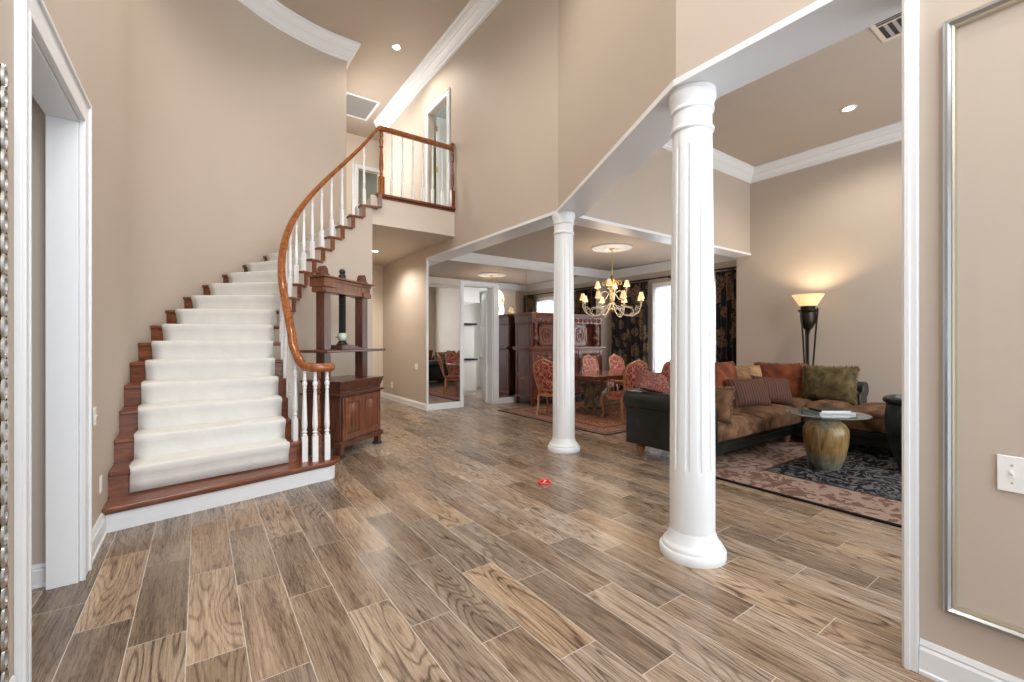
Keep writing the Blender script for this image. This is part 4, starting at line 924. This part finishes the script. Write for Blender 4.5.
# ---------------------------------------------------------------- ceiling fixtures
def downlight(x, y, z, label, power, size=.09, spot=150):
    t = thing('recessed_light', label, 'ceiling light', (x, y, z-.006))
    mk('trim_ring', MB().lathe([(.062, 0), (.068, -.008), (.088, -.008), (.095, .003), (.095, .005), (.062, .005)], n=32), 'white', t, local=True)
    mk('lens', MB().lathe([(0, .004), (.064, .004), (.064, .005), (0, .005)], n=24), 'lens', t, local=True)
    l = bpy.data.lights.new('downlight', 'SPOT'); l.energy = power; l.color = (1, .93, .83); l.spot_size = D_(spot); l.spot_blend = .6; l.shadow_soft_size = .12
    lo = bpy.data.objects.new('downlight', l); lo.location = (x, y, z-.03); col.objects.link(lo); return t
downlight(3.0, 7.97, H, 'lit round recessed light in the high ceiling above the upstairs railing', 160)
downlight(1.0, 2.2, H, 'round recessed light high over the foyer, out of the photo', 330)
downlight(1.0, 4.6, H, 'round recessed light high over the foot of the stairs, out of the photo', 330)
downlight(3.0, 9.2, 3.28, 'round recessed light in the low passage ceiling under the landing, far down the passage', 190)
downlight(7.38, 2.33, LC, 'lit round recessed light in the living room ceiling', 130)
downlight(5.2, -.2, LC, 'round recessed light in the living room ceiling nearest the front windows', 160)
v = thing('air_vent', 'square louvred air vent in the living room ceiling beside the beam', 'vent', (5.8, 1.35, LC))
vx, vy = 5.53, 1.60; b = MB().box(vx, vx+.52, vy-.52, vy-.48, LC-.012, LC).box(vx, vx+.52, vy-.04, vy, LC-.012, LC).box(vx, vx+.04, vy-.48, vy-.04, LC-.012, LC).box(vx+.48, vx+.52, vy-.48, vy-.04, LC-.012, LC).box(vx+.17, vx+.19, vy-.48, vy-.04, LC-.012, LC)
mk('frame', b, 'cream', v)
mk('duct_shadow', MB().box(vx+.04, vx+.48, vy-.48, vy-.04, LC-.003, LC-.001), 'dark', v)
b = MB()
for i in range(3): b.box(vx+.055+.036*i, vx+.067+.036*i, vy-.479, vy-.041, LC-.010, LC-.004)
for i in range(6): b.box(vx+.191, vx+.479, vy-.465+.07*i, vy-.435+.07*i, LC-.011, LC-.004)
mk('louvre', b, 'grille', v)
v = thing('return_grille', 'large grey return air grille in the ceiling of the upstairs hall', 'vent', (3.0, 10.5, H))
b = MB().box(2.62, 3.40, 10.02, 10.08, H-.015, H).box(2.62, 3.40, 11.0, 11.06, H-.015, H).box(2.62, 2.68, 10.08, 11.0, H-.015, H).box(3.34, 3.40, 10.08, 11.0, H-.015, H)
mk('frame', b, 'white', v, bevel=.002)
mk('backing', MB().box(2.68, 3.34, 10.08, 11.0, H-.004, H-.001), 'grille', v)
b = MB()
for i in range(30): b.box(2.68, 3.34, 10.085+.0305*i, 10.10+.0305*i, H-.012, H-.006)
mk('louvre', b, 'grille', v)

# ---------------------------------------------------------------- wall plates, frames, small things
def plate_y(nm, label, X, s, y, z, w_, h, kind):
    t = thing(nm, label, 'switch' if kind else 'outlet', (X, y, z))
    mk('plate', MB().box(min(X, X+s*.007), max(X, X+s*.007), y-w_/2, y+w_/2, z-h/2, z+h/2), 'plastic', t, bevel=.003)
    X2 = X+s*.007
    if kind:
        mk('toggle', MB().box(min(X2, X2+s*.002), max(X2, X2+s*.002), y-.006, y+.006, z-.013, z+.013).hexa([(X2, y-.004, z-.004), (X2+s*.013, y-.003, z+.004), (X2+s*.013, y+.003, z+.004), (X2, y+.004, z-.004), (X2, y-.004, z+.006), (X2+s*.013, y-.003, z+.010), (X2+s*.013, y+.003, z+.010), (X2, y+.004, z+.006)]), 'plastic', t)
        b = MB()
        for dz in (-.033, .033): b.tube([(X2, y, z+dz), (X2+s*.0015, y, z+dz)], .0035, 10)
        mk('screw', b, 'grille', t)
    else:
        for dz in (-.02, .02):
            so = mk('socket', MB().box(min(X2, X2+s*.002), max(X2, X2+s*.002), y-.016, y+.016, z+dz-.014, z+dz+.014), 'plastic', t, bevel=.002)
    return t
plate_y('light_switch', 'white toggle light switch plate on the right wall inside the metallic frame', 2.497, -1, .275, .90, .078, .135, True)
plate_y('light_switch', 'white switch plate on the left wall just above the stair baseboard, seen edge-on', -.569, 1, 4.00, .90, .075, .12, True)
plate_y('wall_outlet', 'white outlet low on the left wall beside the bottom stair', -.569, 1, 4.22, .39, .075, .12, False)
plate_y('light_switch', 'small white switch plate on the far passage wall above the baseboard', 3.749, -1, 8.80, .86, .13, .12, True)
plate_y('wall_outlet', 'small white outlet near the floor on the far passage wall right of the press', 3.749, -1, 10.25, .36, .09, .14, False)
# metallic frame moulding on the right wall
fr = thing('picture_frame', 'tall silver and gold frame moulding mounted on the right wall', 'frame', (2.49, -.25, 1.5))
ya, yb, za, zb = .462, -.95, .295, 2.70
def fbar(b, i0, i1, h0, h1):
    """mitred ring between inset i0 and i1 with heights h0,h1 (distance from the wall)"""
    c0 = [(ya-i0, za+i0), (yb+i0, za+i0), (yb+i0, zb-i0), (ya-i0, zb-i0)]; c1 = [(ya-i1, za+i1), (yb+i1, za+i1), (yb+i1, zb-i1), (ya-i1, zb-i1)]
    q = b.addv([(2.5-h0, *p) for p in c0]+[(2.5-h1, *p) for p in c1])
    for k in range(4): b.f.append((q+k, q+(k+1) % 4, q+4+(k+1) % 4, q+4+k))
b = MB(); fbar(b, 0, 0, 0, .022); fbar(b, 0, .006, .022, .028); fbar(b, .006, .016, .028, .030); fbar(b, .016, .026, .030, .018)
mk('outer_moulding', b, 'silver_frame', fr, angle=25)
b = MB(); fbar(b, .026, .028, .018, .020); fbar(b, .028, .034, .020, .018); fbar(b, .034, .038, .018, .001)
mk('inner_bead', b, 'frame_bead', fr, angle=25)
# ornate chain-link framed mirror at the extreme left
lf = thing('framed_mirror', 'tall mirror with linked metal ring frame at the far left edge', 'mirror', (-.56, 1.5, 1.3))
mk('mirror_glass', MB().box(-.568, -.560, .9, 2.20, .16, 2.30), 'mirror', lf, smooth=False)
b = MB(); k = 0
for zc in [.17+.071*i for i in range(31)]:
    for yc in (2.235, .865): b.ring((-.545, yc, zc), .021, .008, 14, 6, 'x', 1.6)
for yc in [.93+.071*i for i in range(18)]:
    for zc in (.155, 2.345):
        b.ring((-.545, yc, zc), .021, .008, 14, 6, 'x')
mk('link_frame', b, 'steel', lf)
mk('backing', MB().box(-.569, -.561, .84, 2.262, .13, 2.375), 'iron', lf, smooth=False)
# red ring on the floor
tg = thing('ring_toy', 'small red ring lying on the tile floor between the two columns', 'ring', (2.78, 3.385, 0), .4)
mk('ring_band', MB().ring((0, 0, .010), .062, .0095, 36, 10, 'z', .9), 'red_plastic', tg, local=True)
mk('cross_band', MB().tube([(-.055, -.012, .007), (0, .006, .007), (.055, .012, .007)], .0065, 8), 'pinkish', tg, local=True)

# ---------------------------------------------------------------- kitchen seen through the doorway
ky = 9.95
kc = thing('kitchen_cabinet', 'white lower cabinet under the black counter in the kitchen', 'cabinet', (5.0, ky, 0))
mk('cabinet_body', MB().box(4.15, 5.9, ky+.02, ky+.62, .10, .90).box(4.18, 5.9, ky+.07, ky+.6, 0, .10), 'cabinet_white', kc)
for i in range(3):
    x = 4.17+.58*i; d = mk('door', MB().box(x, x+.56, ky, ky+.02, .12, .88), 'cabinet_white', kc, bevel=.003)
    b = MB(); b.box(x+.06-4.15-.85, x+.5-4.15-.85, -.006, 0, .18, .82); sub(d, 'raised_panel', b, 'cabinet_white', bevel=.004)
ct = mk('countertop', MB().box(4.12, 5.92, ky-.03, ky+.64, .902, .945), 'black_stone', bevel=.004); tag(ct, 'black stone countertop on the white kitchen cabinet', 'countertop')
kf = thing('refrigerator', 'white tall appliance with steel handles standing above the black counter', 'appliance', (5.0, ky+.1, .947))
mk('body', MB().box(4.3, 5.85, ky+.07, ky+.6, .947, 1.80), 'cabinet_white', kf)
for i, x in enumerate((4.32, 4.93)):
    d = mk('door', MB().box(x, x+(.59 if i == 0 else .9), ky+.05, ky+.07, .96, 1.79), 'cabinet_white', kf, bevel=.004)
for x in (4.86, 5.0): mk('handle', MB().tube([(x, ky+.05, 1.08), (x, ky+.01, 1.09), (x, ky+.01, 1.66), (x, ky+.05, 1.67)], .012, 8), 'steel', kf)
sh = mk('shelf', MB().box(4.12, 5.92, ky+.0, ky+.62, 1.81, 1.86), 'black_stone', bevel=.003); tag(sh, 'dark shelf above the white kitchen appliance holding ornaments', 'shelf')
cab2 = thing('ceiling_cabinet', 'white boxed beam near the kitchen ceiling above the ornaments', 'beam', (5.0, ky, 2.45))
mk('beam_box', MB().box(4.1, 6.0, ky+.02, ky+.62, 2.42, 2.849), 'cabinet_white', cab2); mk('beam_trim', MB().box(4.1, 6.0, ky-.02, ky+.64, 2.40, 2.44), 'cabinet_white', cab2, bevel=.006)
def vasep(x, y, z, sc, mat, label, nm='vase'):
    o = mk(nm, MB().lathe([(.05*sc, 0), (.07*sc, .05*sc), (.085*sc, .14*sc), (.06*sc, .22*sc), (.03*sc, .27*sc), (.035*sc, .33*sc), (.045*sc, .35*sc)], n=20), mat); o.location = (x, y, z); tag(o, label, 'vase')
vasep(4.78, ky+.2, 1.861, .8, 'blueleather', 'dark small vase on the kitchen shelf, leftmost ornament')
vasep(5.0, ky+.2, 1.861, 1.0, 'steel', 'silver vase on the kitchen shelf beside the small dark one')
vasep(5.22, ky+.22, 1.861, 1.1, 'white_gloss', 'tall white vase on the kitchen shelf')
vasep(5.44, ky+.2, 1.861, .9, 'steel', 'silver vase on the kitchen shelf, rightmost ornament')
kl = thing('kitchen_ceiling_light', 'bright flat ceiling light in the kitchen', 'ceiling light', (5.3, 9.4, 2.85))
mk('housing', MB().box(4.8, 5.8, 9.1, 9.6, 2.80, 2.849), 'white', kl); mk('diffuser', MB().box(4.83, 5.77, 9.13, 9.57, 2.793, 2.80), 'fixture_panel', kl)
